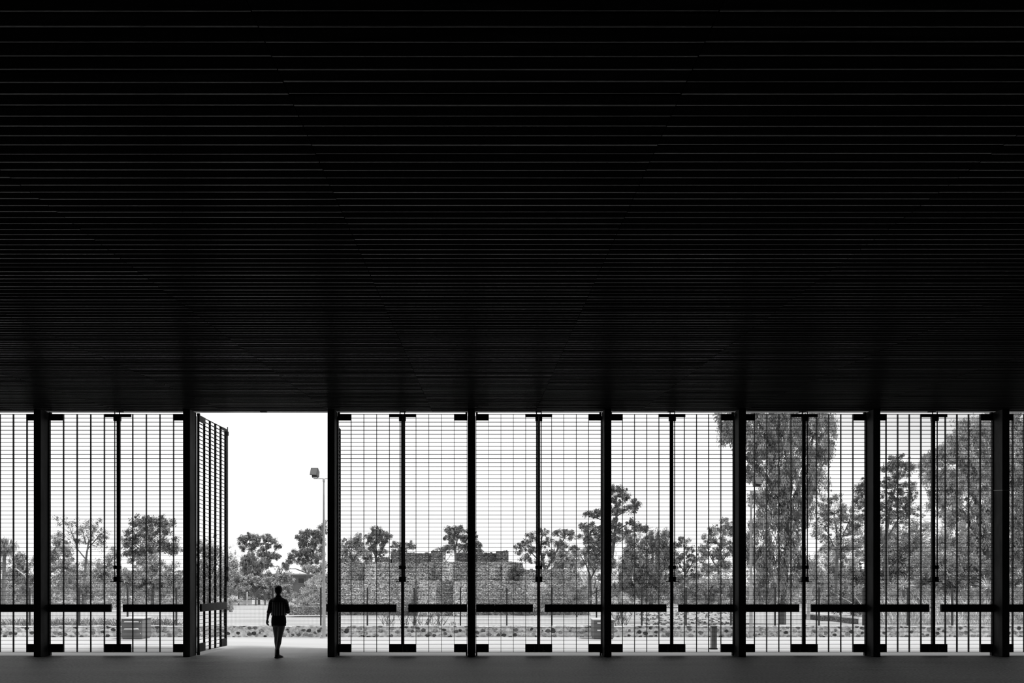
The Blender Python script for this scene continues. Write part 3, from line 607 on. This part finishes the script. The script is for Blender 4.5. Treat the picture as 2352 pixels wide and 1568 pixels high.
T('tallest layered tree, just right of the ruin', 44,
  [(1418, 1122, 18, 8), (1400, 1130, 10, 10), (1432, 1140, 12, 12), (1412, 1150, 14, 10), (1462, 1156, 12, 8), (1448, 1168, 14, 10), (1416, 1172, 22, 12), (1362, 1182, 18, 9), (1384, 1176, 16, 10), (1350, 1212, 18, 12), (1376, 1222, 22, 14), (1410, 1204, 20, 14), (1452, 1202, 16, 8), (1474, 1212, 16, 8), (1440, 1222, 22, 12), (1346, 1236, 16, 14), (1372, 1252, 26, 14), (1412, 1240, 18, 12), (1372, 1282, 20, 18), (1354, 1270, 18, 12), (1396, 1290, 18, 14)],
  [[(1398, 1391, 5), (1400, 1320, 4.4), (1408, 1260, 3.8), (1416, 1190, 2.6), (1416, 1140, 1.4)], [(1412, 1232, 2), (1388, 1196, 1.4), (1362, 1184, .8)], [(1414, 1220, 1.8), (1446, 1200, 1.2), (1474, 1210, .7)], [(1415, 1186, 1.6), (1448, 1166, .9)], [(1404, 1290, 2), (1374, 1262, 1.3), (1348, 1240, .8)]],
  lm='f_dark', cl=7.5, per=36, lp=3.8, wp=2.3)
T('slender forked tree between the ruin and the tall layered tree', 40, [(1350, 1290, 18, 12), (1372, 1300, 16, 14), (1384, 1322, 12, 12), (1340, 1272, 12, 10)],
  [[(1357, 1397, 3), (1356, 1345, 2.8), (1355, 1320, 2.2), (1346, 1296, 1.4), (1334, 1276, .8)], [(1356, 1330, 2), (1368, 1308, 1.5), (1382, 1290, .9)], [(1357, 1366, 1.6), (1374, 1356, 1.2), (1388, 1352, .8)], [(1364, 1352, 1), (1368, 1336, .8), (1366, 1322, .6)]], lm='f_mid', name='forked_tree', dens=.7, cl=7, bm_='darkbark')
T('big soft weeping tree right of the tall layered tree', 42, [(1480, 1250, 36, 26), (1512, 1244, 30, 24), (1530, 1290, 26, 40), (1488, 1300, 44, 40), (1448, 1310, 40, 40), (1500, 1350, 44, 36), (1440, 1356, 36, 24), (1536, 1262, 18, 20)], [[(1495, 1394, 5), (1495, 1320, 4), (1500, 1270, 2.4)], [(1495, 1340, 2.4), (1530, 1300, 1.4)]], lm='f_dark', name='weeping_tree', droop=.8, stretch=1.5, lp=5.5, wp=1.8, cl=11, per=40)
T('pale rounded shrub in front of the weeping tree', 30, [(1428, 1378, 26, 12), (1412, 1390, 18, 10), (1450, 1388, 14, 8)], [[(1428, 1424, 2), (1426, 1400, 1.5), (1420, 1384, .8)], [(1427, 1410, 1.2), (1446, 1388, .7)]], lm='f_bright', name='pale_shrub', cat='shrub', cl=7, per=22)
T('open tree between the gate bolts right of the weeping tree', 46, [(1572, 1242, 16, 8), (1558, 1252, 12, 10), (1582, 1258, 14, 10), (1568, 1276, 16, 10), (1590, 1280, 12, 10), (1556, 1290, 12, 10), (1582, 1300, 20, 12), (1562, 1326, 18, 12), (1596, 1322, 14, 12)],
  [[(1576, 1388, 3), (1575, 1340, 2.6), (1572, 1300, 2), (1571, 1255, 1)], [(1574, 1320, 1.6), (1592, 1290, 1)], [(1574, 1316, 1.4), (1556, 1290, .9)]], lm='f_dark', cl=6.8, dens=.8, per=26, lp=3.4, wp=2)
T('dome-topped tree left of the bollard column', 44, [(1668, 1206, 22, 12), (1646, 1220, 18, 12), (1682, 1226, 18, 14), (1630, 1238, 16, 12), (1656, 1246, 22, 14), (1618, 1258, 14, 10), (1640, 1272, 20, 12), (1680, 1262, 18, 16), (1612, 1282, 12, 10), (1660, 1296, 18, 12), (1626, 1304, 18, 14)],
  [[(1652, 1391, 3.5), (1652, 1340, 3), (1650, 1300, 2.4), (1654, 1250, 1.4), (1664, 1215, .8)], [(1651, 1312, 1.8), (1630, 1276, 1.1), (1622, 1252, .7)], [(1652, 1300, 1.7), (1676, 1262, 1), (1684, 1232, .6)]], lm='f_mid', cl=7.2, per=28, lp=3.6, wp=2.1)
T('long grey hedge of bushes below the dome-topped tree', 41, [(1600, 1352, 34, 24), (1650, 1350, 36, 26), (1690, 1350, 24, 28), (1560, 1366, 24, 20), (1618, 1372, 40, 16)], [[(1620, 1396, 2), (1620, 1360, 1.5)]], lm='f_mid', name='bushy_hedge', cat='hedge', cl=9)
# --- the big drooping tree and the right-hand side
T('very large drooping gum tree filling the bay right of the bollard', 26,
  [(1690, 960, 34, 34), (1676, 990, 22, 34), (1740, 960, 50, 46), (1800, 950, 60, 50), (1862, 960, 50, 46), (1900, 1000, 26, 46), (1740, 1020, 40, 34), (1790, 1020, 50, 40), (1850, 1030, 46, 40), (1896, 1050, 22, 30), (1826, 1080, 46, 34), (1872, 1100, 30, 34), (1700, 1010, 18, 22), (1730, 1080, 18, 20),
   (1738, 1150, 22, 34), (1766, 1190, 30, 40), (1740, 1220, 26, 40), (1800, 1200, 30, 44), (1836, 1170, 26, 40), (1780, 1270, 44, 44), (1744, 1300, 28, 40), (1820, 1270, 30, 44), (1790, 1330, 40, 40), (1750, 1362, 30, 30), (1840, 1310, 20, 30), (1722, 1250, 12, 40), (1770, 1110, 30, 34), (1800, 1110, 30, 40), (1850, 1150, 26, 34), (1745, 1040, 30, 30)],
  [[(1797, 1436, 9), (1798, 1390, 7), (1804, 1330, 6), (1808, 1260, 6), (1808, 1200, 6.5), (1802, 1150, 7)], [(1806, 1190, 7), (1790, 1140, 6), (1760, 1095, 5.5), (1734, 1066, 5), (1708, 1046, 4)], [(1806, 1180, 6.5), (1816, 1120, 5.5), (1812, 1060, 4.5), (1800, 990, 3)], [(1812, 1170, 5.5), (1836, 1120, 4.5), (1858, 1070, 3.5), (1870, 1000, 2)], [(1792, 1140, 4), (1780, 1080, 3), (1762, 1010, 2)]],
  name='drooping_tree', lm='f_mid', bm_='darkbark', cl=13, per=44, lp=8.2, wp=2.5, droop=1.2, stretch=1.7, dens=.62, twig=.5)
T('pale-stemmed forked tree right of the drooping gum tree', 29, [(1872, 1300, 16, 24), (1852, 1330, 14, 20), (1890, 1330, 16, 18), (1880, 1352, 16, 14)],
  [[(1856, 1422, 4), (1857, 1380, 3.2), (1864, 1350, 2.2), (1874, 1310, 1.2)], [(1879, 1396, 2.4), (1886, 1372, 1.8), (1892, 1350, 1)], [(1858, 1372, 1.8), (1846, 1345, 1)]], lm='f_pale', bm_='palebark', name='forked_tree', droop=.7, dens=.6, lp=6, wp=1.8, cl=10)
T('hazy tree behind the right side of the drooping gum tree', 44, [(1910, 1146, 26, 12), (1890, 1166, 20, 18), (1936, 1172, 28, 20), (1960, 1186, 20, 18), (1910, 1196, 28, 18), (1884, 1222, 20, 20), (1950, 1222, 28, 18), (1920, 1252, 30, 22), (1968, 1256, 18, 20)],
  [[(1920, 1390, 3.5), (1921, 1300, 3), (1924, 1240, 2.2), (1916, 1180, 1.2)], [(1922, 1262, 1.8), (1950, 1200, 1)], [(1922, 1270, 1.6), (1896, 1210, .9)]], lm='f_mid', cl=8.5, dens=.85, per=28, lp=3.8, wp=2.2)
T('grey wooded mass behind the planter', 50, [(1920, 1308, 44, 34), (1960, 1330, 40, 44), (1900, 1348, 36, 34), (1945, 1370, 50, 24)], [[(1930, 1383, 3), (1930, 1330, 2)]], lm='f_mid', name='bushy_tree', cl=10)
T('dark thicket behind the kerbed planter', 32, [(1930, 1390, 44, 18), (1972, 1396, 26, 24)], [[(1930, 1414, 2), (1930, 1392, 1.5)]], lm='f_dark', name='thicket', cat='bush', cl=9)
T('tall tree with a flat layered top, right of the third column from the right', 42,
  [(2066, 1060, 30, 14), (2044, 1074, 18, 12), (2088, 1074, 22, 12), (2060, 1092, 26, 12), (2036, 1110, 18, 12), (2078, 1116, 24, 12), (2048, 1134, 22, 14), (1990, 1110, 14, 18), (1974, 1128, 14, 16), (1984, 1156, 22, 20), (2024, 1164, 24, 16), (2066, 1150, 22, 14), (2094, 1142, 16, 14), (2050, 1186, 28, 16), (2000, 1196, 26, 16), (2090, 1180, 20, 18)],
  [[(2036, 1394, 5), (2036, 1300, 4.4), (2034, 1240, 3.6), (2044, 1170, 2.4), (2060, 1100, 1.4), (2064, 1070, .9)], [(2035, 1250, 2.4), (2004, 1190, 1.6), (1984, 1140, .9)], [(2036, 1240, 2.2), (2076, 1170, 1.5), (2092, 1130, .8)], [(2040, 1190, 1.6), (2034, 1120, .9)]],
  lm='f_dark', cl=8, dens=.85, per=30, lp=4, wp=2.3)
T('wide hazy wood behind the flat-topped tree', 50, [(2010, 1240, 40, 30), (2060, 1232, 40, 30), (2110, 1240, 36, 34), (2010, 1290, 40, 34), (2064, 1290, 44, 40), (2120, 1296, 40, 40), (1996, 1340, 36, 36), (2050, 1350, 40, 36), (2110, 1356, 40, 34)], [[(2060, 1383, 4), (2060, 1300, 3)]], lm='f_mid', name='hazy_tree', cl=11, per=32)
T('huge feathery tree beside the weld-ringed column', 31,
  [(2262, 976, 50, 30), (2220, 1000, 40, 30), (2280, 1020, 50, 40), (2190, 1020, 30, 26), (2164, 1046, 28, 26), (2140, 1060, 18, 22), (2210, 1060, 50, 40), (2270, 1080, 50, 40), (2150, 1096, 34, 26), (2130, 1074, 14, 18), (2190, 1120, 50, 36), (2250, 1130, 50, 40), (2168, 1160, 30, 30), (2230, 1190, 50, 40), (2280, 1180, 30, 40), (2200, 1240, 46, 36), (2262, 1250, 46, 40)],
  [[(2276, 1422, 9), (2274, 1350, 8), (2266, 1270, 7), (2250, 1200, 5.5), (2240, 1130, 4), (2236, 1050, 2.4)], [(2262, 1260, 5), (2226, 1200, 4), (2190, 1140, 2.8), (2172, 1090, 1.6)], [(2256, 1220, 4.5), (2278, 1140, 3), (2284, 1050, 1.8)], [(2268, 1290, 4), (2300, 1240, 2.6), (2312, 1200, 1.6)]],
  name='feathery_tree', lm='f_pale', bm_='darkbark', cl=12, per=44, lp=7.2, wp=2.3, droop=.7, stretch=1.4, dens=.7, twig=.4)
T('tall tree cut off by the right edge of the photo', 33, [(2340, 990, 40, 50), (2390, 1000, 40, 60), (2336, 1070, 36, 50), (2390, 1090, 40, 60), (2338, 1150, 36, 50), (2336, 1220, 34, 44), (2390, 1200, 40, 60), (2340, 1290, 34, 44), (2346, 1350, 36, 34)], [[(2372, 1410, 8), (2370, 1300, 7), (2364, 1180, 5), (2350, 1060, 3)], [(2368, 1220, 4), (2336, 1120, 2)]], name='drooping_tree', lm='f_mid', bm_='darkbark', cl=12, per=44, lp=7, wp=2.6, droop=.6, stretch=1.3, twig=.4)
T('dense thicket left of the weld-ringed column, under the feathery tree', 30, [(2150, 1290, 46, 34), (2210, 1300, 46, 36), (2258, 1310, 40, 34), (2130, 1340, 40, 30), (2190, 1350, 44, 30), (2244, 1352, 44, 30)], [[(2190, 1424, 3), (2190, 1350, 2)]], lm='f_mid', name='thicket', cat='bush', cl=11, per=34, lp=6, wp=2.2)
def grass(label, x0, x1, py, h, Y, n, m='f_bright', seed=1):
    rng = np.random.default_rng(seed); s = Y/F; root = empty('tall_grass', (pX((x0+x1)/2, Y), Y, .1)); tag(root, label, 'grass', kind='stuff')
    bx_ = rng.uniform(x0, x1, n); p = np.stack([(bx_-CX)*s-root.location.x, rng.uniform(-.9, .9, n), np.zeros(n)], 1)
    H = rng.uniform(.12, 1, n)**1.5*h*s; lean = rng.normal(size=(n, 2))*.55; tip = p+np.stack([lean[:, 0]*H, lean[:, 1]*H, H], 1)
    mid = p*.45+tip*.55+np.array([0, 0, .08*h*s]); wd = rng.uniform(.4, 1.1, n)*s
    V = np.stack([p, mid+np.stack([wd, 0*wd, 0*wd], 1), tip, mid-np.stack([wd, 0*wd, 0*wd], 1)], 1).reshape(-1, 3)
    leaf_obj('tall_grass', V, m, None); o = COL.objects[-1]; o = [q for q in bpy.data.objects if q.name.startswith('tall_grass') and q.type == 'MESH'][-1]
    o.location = root.location
    for k in ('label', 'category', 'kind'): o[k] = root[k]
    bpy.data.objects.remove(root); return o
grass('tangled pale reeds and grass behind the fence in the bay before the weld-ringed column', 2024, 2300, 1440, 78, 25.5, 1700, 'f_bright', 5)
grass('tangled pale reeds behind the fence at the right edge', 2306, 2460, 1440, 76, 26, 800, 'f_pale', 6)
grass('dry weeds on top of the rubble wall under the left gates', 0, 410, 1436, 30, 23.3, 2600, 'f_dark', 7)
T('leafy undergrowth behind the fence left of the weld-ringed column', 27, [(2040, 1400, 26, 28), (2090, 1398, 36, 26), (2150, 1402, 40, 28), (2210, 1400, 40, 30), (2264, 1404, 34, 30), (2120, 1370, 30, 20), (2230, 1368, 36, 20), (2040, 1366, 24, 18)], [[(2150, 1432, 2), (2150, 1400, 1.5)]], lm='f_pale', name='undergrowth', cat='bush', cl=10, per=26, lp=6, wp=2, droop=-.4)
T('leafy undergrowth behind the fence at the right edge', 27, [(2340, 1400, 40, 30), (2390, 1400, 30, 30), (2336, 1370, 30, 24)], [], lm='f_pale', name='undergrowth', cat='bush', base=2350, cl=10, per=26, lp=6, wp=2)
# a spiky agave-like plant under the drooping tree
for px, py, r_, lab in ((2075, 1345, 26, 'spiky long-leaved plant left of the bolt stile in the right-hand bay'), (2270, 1350, 30, 'spiky long-leaved plant close to the weld-ringed column')):
    Y = 26.5; root = empty('spiky_plant', (pX(px, Y), Y, .1)); tag(root, lab, 'plant'); m = MB(); rr = random.Random(px); zc = pZ(py, Y)-.1; s = Y/F
    MB().tube([(0, 0, 0), (0, 0, zc)], [.07, .05], 8).build('stem', 'bark', root)
    for k in range(46):
        a = rr.uniform(0, 6.283); e = rr.uniform(-.5, 1.4); L = r_*s*rr.uniform(.8, 1.3); d = Vector((math.cos(a)*math.cos(e), math.sin(a)*math.cos(e), math.sin(e)))
        p0 = Vector((0, 0, zc)); p1 = p0+d*L*.6; p2 = p0+d*L+Vector((0, 0, -.12*L)); m.tube([p0, p1, p2], [.012, .012, .002], 3)
    m.build('blades', 'f_bright', root)
# bare twiggy shrubs
def bare(label, px, py, wpx, hpx, Y, n, bmt='bark', seed=0, fork=3):
    rr = random.Random(seed); s = Y/F; root = empty('bare_shrub', (pX(px, Y), Y, .1)); tag(root, label, 'shrub', 'leafless shrubs behind the fence'); m = MB()
    for k in range(n):
        x = rr.uniform(-wpx/2, wpx/2)*s*.8; yy = rr.uniform(-.3, .3); lean = rr.uniform(-.5, .5)+x*.25; h = hpx*s*rr.uniform(.6, 1)
        P = [Vector((x, yy, -.03))]
        for q in range(3): P.append(P[-1]+Vector((lean*h/3+rr.uniform(-.04, .04), rr.uniform(-.05, .05), h/3)))
        m.tube(P, [.010, .008, .006, .003], 4)
        for q in range(fork):
            j = rr.choice((1, 2)); d = Vector((rr.uniform(-.5, .5), rr.uniform(-.3, .3), rr.uniform(.3, .7)))*h*.5; m.tube([P[j], P[j]+d*.6, P[j]+d], [.007, .005, .002], 3)
    m.build('twigs', bmt, root); return root
bare('wide clump of bare leaning twigs behind the fence, before the left of the ruin', 950, 1440, 165, 44, 24.3, 52, 'bark', 1)
bare('small bare shrub with many fine branches right of the half-hidden cabinet', 1425, 1440, 40, 56, 25, 16, 'darkbark', 2, 6)
bare('bare twigs on the ground beside the ruin foot, low and thin', 1030, 1440, 70, 16, 24.6, 12, 'bark', 4)

# the unbroken wood on the horizon and the tangle along the far edge of the lawn: nobody could count their plants
def woods(name, label, cat, Y0, Y1, px0, px1, top, bottom, n, cl, per, lp, wp, lm, seed):
    rng = np.random.default_rng(seed); Cs, L = [], []
    root_y = (Y0+Y1)/2; org = np.array([0, root_y, .1])
    px = rng.uniform(px0, px1, n); Y = rng.uniform(Y0, Y1, n)
    t = np.array([top(p) for p in px]); b = bottom; py = t+(b-t)*rng.uniform(0, 1, n)**.9
    s = Y/F; C = np.stack([(px-CX)*s, Y, EYE+(HY-py)*s], 1); C[:, 2] = np.maximum(C[:, 2], .15); C -= org
    V = leaves(rng, C, rng.uniform(.5, 1.2, n)*cl*root_y/F, per, lp*root_y/F, wp*root_y/F, 0, .8); V[:, 2] = np.maximum(V[:, 2], 0.01)
    o = leaf_obj(name, V, lm, None); o.location = org; tag(o, label, cat, kind='stuff'); return o
def skyline(a, b, amp, ph):
    return lambda p: a+amp*math.sin(p/47+ph)+amp*.7*math.sin(p/19+2*ph)+amp*.4*math.sin(p/8.3+ph)+b*((p-1200)/1200)
def sky_wood(p):
    k = skyline(1316, 0, 7, .4)(p)
    for a, b, d in ((1560, 1700, 18), (1860, 1960, 62), (1960, 2120, 100), (2120, 2800, 130)):
        k -= d*max(0, min(1, (p-a+25)/50))*max(0, min(1, (b+25-p)/50))
    return k
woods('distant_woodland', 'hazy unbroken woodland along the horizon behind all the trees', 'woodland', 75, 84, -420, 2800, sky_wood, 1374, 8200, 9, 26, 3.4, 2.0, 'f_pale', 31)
woods('far_undergrowth', 'tangled undergrowth and low bushes along the far edge of the pale lawn', 'undergrowth', 47, 52, -420, 480, skyline(1338, 0, 9, 1.1), 1388, 1700, 8, 26, 3.2, 1.9, 'f_mid', 32)
woods('far_undergrowth', 'tangled undergrowth beyond the lawn, right of the stone ruin', 'undergrowth', 46, 51, 1345, 2800, skyline(1336, -8, 9, 2.2), 1390, 2800, 8, 26, 3.2, 1.9, 'f_mid', 33)

# ------------------------------------------------------------------ person walking away through the doorway
PY = 15.82; ps = PY/F
P = empty('person', (pX(638.6, PY), PY, 0))
tag(P, 'person walking away through the doorway in a striped shirt, black shorts and ankle boots', 'person')
b = MB()
# torso, neck, head
b.loft([(.012, .02, .70, .135, .10), (.010, .02, .80, .155, .115), (.012, .015, .90, .145, .105), (.014, .01, 1.0, .118, .09), (.015, .0, 1.12, .128, .095), (.016, -.01, 1.24, .150, .10), (.016, -.012, 1.31, .150, .088), (.014, -.005, 1.355, .095, .07), (.010, .0, 1.39, .052, .052), (.008, .01, 1.45, .046, .05)], 20)
HC = (.004, .025, 1.525)
b.ball(HC, (.072, .092, .108)); b.ball((.000, .058, 1.475), (.050, .055, .055))           # skull and jaw, face away from camera, turned slightly left
b.ball((-.034, .118, 1.515), (.012, .02, .016), 8, 6); b.ball((-.026, .108, 1.47), (.022, .012, .009), 8, 6)    # nose, lips
for q in (-.045, .0): b.ball((q, .104, 1.54), (.014, .01, .010), 8, 6)                                      # brow and eye rims
b.ball((.076, .03, 1.515), (.010, .018, .028), 8, 6); b.ball((-.068, .01, 1.515), (.010, .018, .028), 8, 6)   # ears
# legs
b.tube([(-.066, .03, .82), (-.068, .055, .66), (-.062, .08, .46), (-.060, .085, .35), (-.050, .07, .20), (-.047, .06, .06)], [.084, .066, .045, .048, .031, .035], 14)
b.tube([(.078, .01, .82), (.074, -.005, .66), (.046, -.02, .46), (.036, -.05, .35), (.018, -.075, .20), (.012, -.08, .06)], [.090, .075, .050, .052, .033, .036], 14)
# arms
b.tube([(-.135, -.01, 1.30), (-.165, -.012, 1.25), (-.200, -.01, 1.07), (-.228, .02, .98), (-.254, .045, .87)], [.050, .047, .037, .034, .022], 12)
b.tube([(.165, -.01, 1.30), (.195, -.015, 1.25), (.232, -.02, 1.07), (.19, .10, 1.05), (.12, .21, 1.08)], [.050, .047, .037, .034, .023], 12)
# hands: palm, four fingers and a thumb
def hand(w0, d, side, curl, thumb):
    w0 = Vector(w0); d = Vector(d).normalized(); side = Vector(side).normalized(); nrm = d.cross(side).normalized()
    b.tube([w0, w0+d*.035, w0+d*.08], [.021, .027, .027], 10)
    for k, (off, L) in enumerate(((-.024, .058), (-.008, .068), (.008, .064), (.024, .050))):
        p = w0+d*.075+side*off; q = p+d*L*.45+nrm*curl*L*.25; r = q+d*L*.28+nrm*curl*L*.45; t = r+d*L*.10+nrm*curl*L*.35
        b.tube([p, q, r, t], [.0085, .008, .0075, .006], 8)
    p = w0+d*.03+side*thumb*.022; b.tube([p, p+side*thumb*.022+d*.02+nrm*.01, p+side*thumb*.026+d*.052+nrm*.012], [.011, .0095, .007], 8)
hand((-.257, .048, .862), (-.10, .04, -1), (.35, .9, 0), .9, 1)
hand((.115, .215, 1.083), (-.8, .5, .25), (.2, .3, .9), .8, 1)
body = b.build('body', 'skin', P, True)
rm = body.modifiers.new('fuse', 'REMESH'); rm.mode = 'VOXEL'; rm.voxel_size = .0055; rm.use_smooth_shade = True
sm = body.modifiers.new('smooth', 'SMOOTH'); sm.iterations = 3; sm.factor = .5
# hair: swept-up dark hair covering the back of the head
h = MB(); h.ball((.008, .002, 1.548), (.088, .102, .102), 20, 12); h.ball((.016, -.03, 1.50), (.066, .06, .07), 16, 10); h.ball((-.016, .05, 1.608), (.068, .06, .034), 16, 10)
h.ball((-.052, .055, 1.612), (.042, .05, .028), 12, 8); h.ball((.04, .0, 1.60), (.045, .06, .035), 12, 8); h.ball((.012, -.02, 1.43), (.045, .04, .045), 12, 8)
hh = h.build('hair', 'hair', P, True); r_ = hh.modifiers.new('fuse', 'REMESH'); r_.mode = 'VOXEL'; r_.voxel_size = .006; r_.use_smooth_shade = True
tx = bpy.data.textures.new('hair_waves', 'CLOUDS'); tx.noise_scale = .035; dm = hh.modifiers.new('waves', 'DISPLACE'); dm.texture = tx; dm.strength = .016; dm.mid_level = .5
# shirt
def wavy(rings, n, amp, m):
    i0 = len(m.v)
    for k, (x, y, z, rx, ry) in enumerate(rings):
        for j in range(n):
            t = 2*math.pi*j/n; a = 1+amp[k]*math.sin(t*11+.7)+amp[k]*.5*math.sin(t*6); m.v.append((x+rx*a*math.cos(t), y+ry*a*math.sin(t), z+amp[k]*.12*math.sin(5*t)))
    for k in range(len(rings)-1):
        for j in range(n): A = i0+k*n+j; B = i0+k*n+(j+1) % n; m.f.append((A, B, B+n, A+n))
s_ = MB(); wavy([(.018, .0, .965, .168, .134), (.018, .0, 1.03, .161, .130), (.018, -.005, 1.12, .156, .124), (.017, -.01, 1.2, .163, .118), (.016, -.012, 1.262, .158, .112)], 72, [.035, .028, .018, .008, .0], s_)
sh = s_.build('shirt', 'shirtv', P, True); sh['label'] = 'vertically striped shirt back'
sd_ = sh.modifiers.new('cloth', 'SOLIDIFY'); sd_.thickness = .004
y_ = MB(); wavy([(.016, -.012, 1.262, .159, .113), (.016, -.012, 1.305, .158, .104), (.015, -.008, 1.345, .125, .085), (.012, -.003, 1.375, .078, .064), (.010, .0, 1.40, .060, .058)], 40, [0, 0, 0, 0, 0], y_)
y_.tube([(.010-.058, .01, 1.405), (.010-.04, -.04, 1.402), (.010, -.060, 1.40), (.010+.04, -.04, 1.402), (.010+.058, .01, 1.405)], .014, 8)
yo = y_.build('yoke_and_collar', 'shirth', sh, True); yo.modifiers.new('cloth', 'SOLIDIFY').thickness = .004
sl_ = MB(); sl_.tube([(-.085, -.012, 1.318), (-.128, -.014, 1.292), (-.160, -.014, 1.22), (-.190, -.010, 1.09), (-.208, .0, 1.02)], [.038, .052, .050, .046, .050], 16, False)
sl_.build('sleeve', 'shirth', sh, True).modifiers.new('cloth', 'SOLIDIFY').thickness = .004
sl_ = MB(); sl_.tube([(.110, -.012, 1.318), (.154, -.016, 1.292), (.190, -.02, 1.21), (.226, -.022, 1.09), (.214, .03, 1.045), (.185, .095, 1.048)], [.038, .052, .050, .047, .050, .050], 16, False)
sl_.build('sleeve', 'shirth', sh, True).modifiers.new('cloth', 'SOLIDIFY').thickness = .004
# shorts
sc_ = MB(); sc_.loft([(.010, .02, .735, .152, .122), (.010, .02, .80, .164, .126), (.012, .015, .90, .158, .118), (.014, .01, 1.0, .134, .104)], 28, False)
sc_.tube([(-.070, .045, .78), (-.072, .055, .722)], [.090, .088], 18); sc_.tube([(.082, .0, .78), (.082, -.003, .722)], [.094, .092], 18)
sc_.v = [(x_*1.03, y_*1.06, z_) for x_, y_, z_ in sc_.v]; sc_.build('shorts', 'shorts', P, True)
# ankle boots
for sx, (ax, ay), toe in ((-1, (-.047, .06), (-.03, 1)), (1, (.012, -.08), (.32, 1))):
    q = MB(); tv = Vector((toe[0], toe[1], 0)).normalized()
    A = Vector((ax, ay, 0))
    q.tube([A+Vector((0, 0, .20)), A+Vector((0, 0, .12)), A+Vector((0, 0, .05))], [.042, .042, .044], 14)
    i0 = len(q.v); side = Vector((tv.y, -tv.x, 0))
    secs = [(-.055, .030, .085), (-.02, .036, .10), (.04, .038, .088), (.10, .044, .062), (.15, .038, .048), (.175, .018, .034)]
    for t, hw, hz in secs:
        c0 = A+tv*t
        for u, v in ((-1, .0), (-1, .5), (-.7, .9), (0, 1), (.7, .9), (1, .5), (1, 0)): q.v.append(tuple(c0+side*u*hw+Vector((0, 0, .018+v*(hz-.018)))))
    for k in range(len(secs)-1):
        for j in range(7): a_ = i0+k*7+j; b2 = i0+k*7+(j+1) % 7; q.f.append((a_, b2, b2+7, a_+7))
    q.f.append(tuple(i0+j for j in range(7))); q.f.append(tuple(i0+35+j for j in range(7)))
    bo_ = q.build('boot', 'boot', P, True)
    so_ = MB()
    for (t0, t1, z0, z1, hw) in ((-.058, .0, 0, .02, .036), (-.0, .17, .003, .02, .042)):
        c0, c1 = A+tv*t0, A+tv*t1; so_.hexa([c0-side*hw+Vector((0, 0, z0)), c0+side*hw+Vector((0, 0, z0)), c1+side*hw+Vector((0, 0, z0)), c1-side*hw+Vector((0, 0, z0))], [c0-side*hw+Vector((0, 0, z1)), c0+side*hw+Vector((0, 0, z1)), c1+side*hw+Vector((0, 0, z1)), c1-side*hw+Vector((0, 0, z1))])
    so_.build('boot_sole', 'boot', bo_)
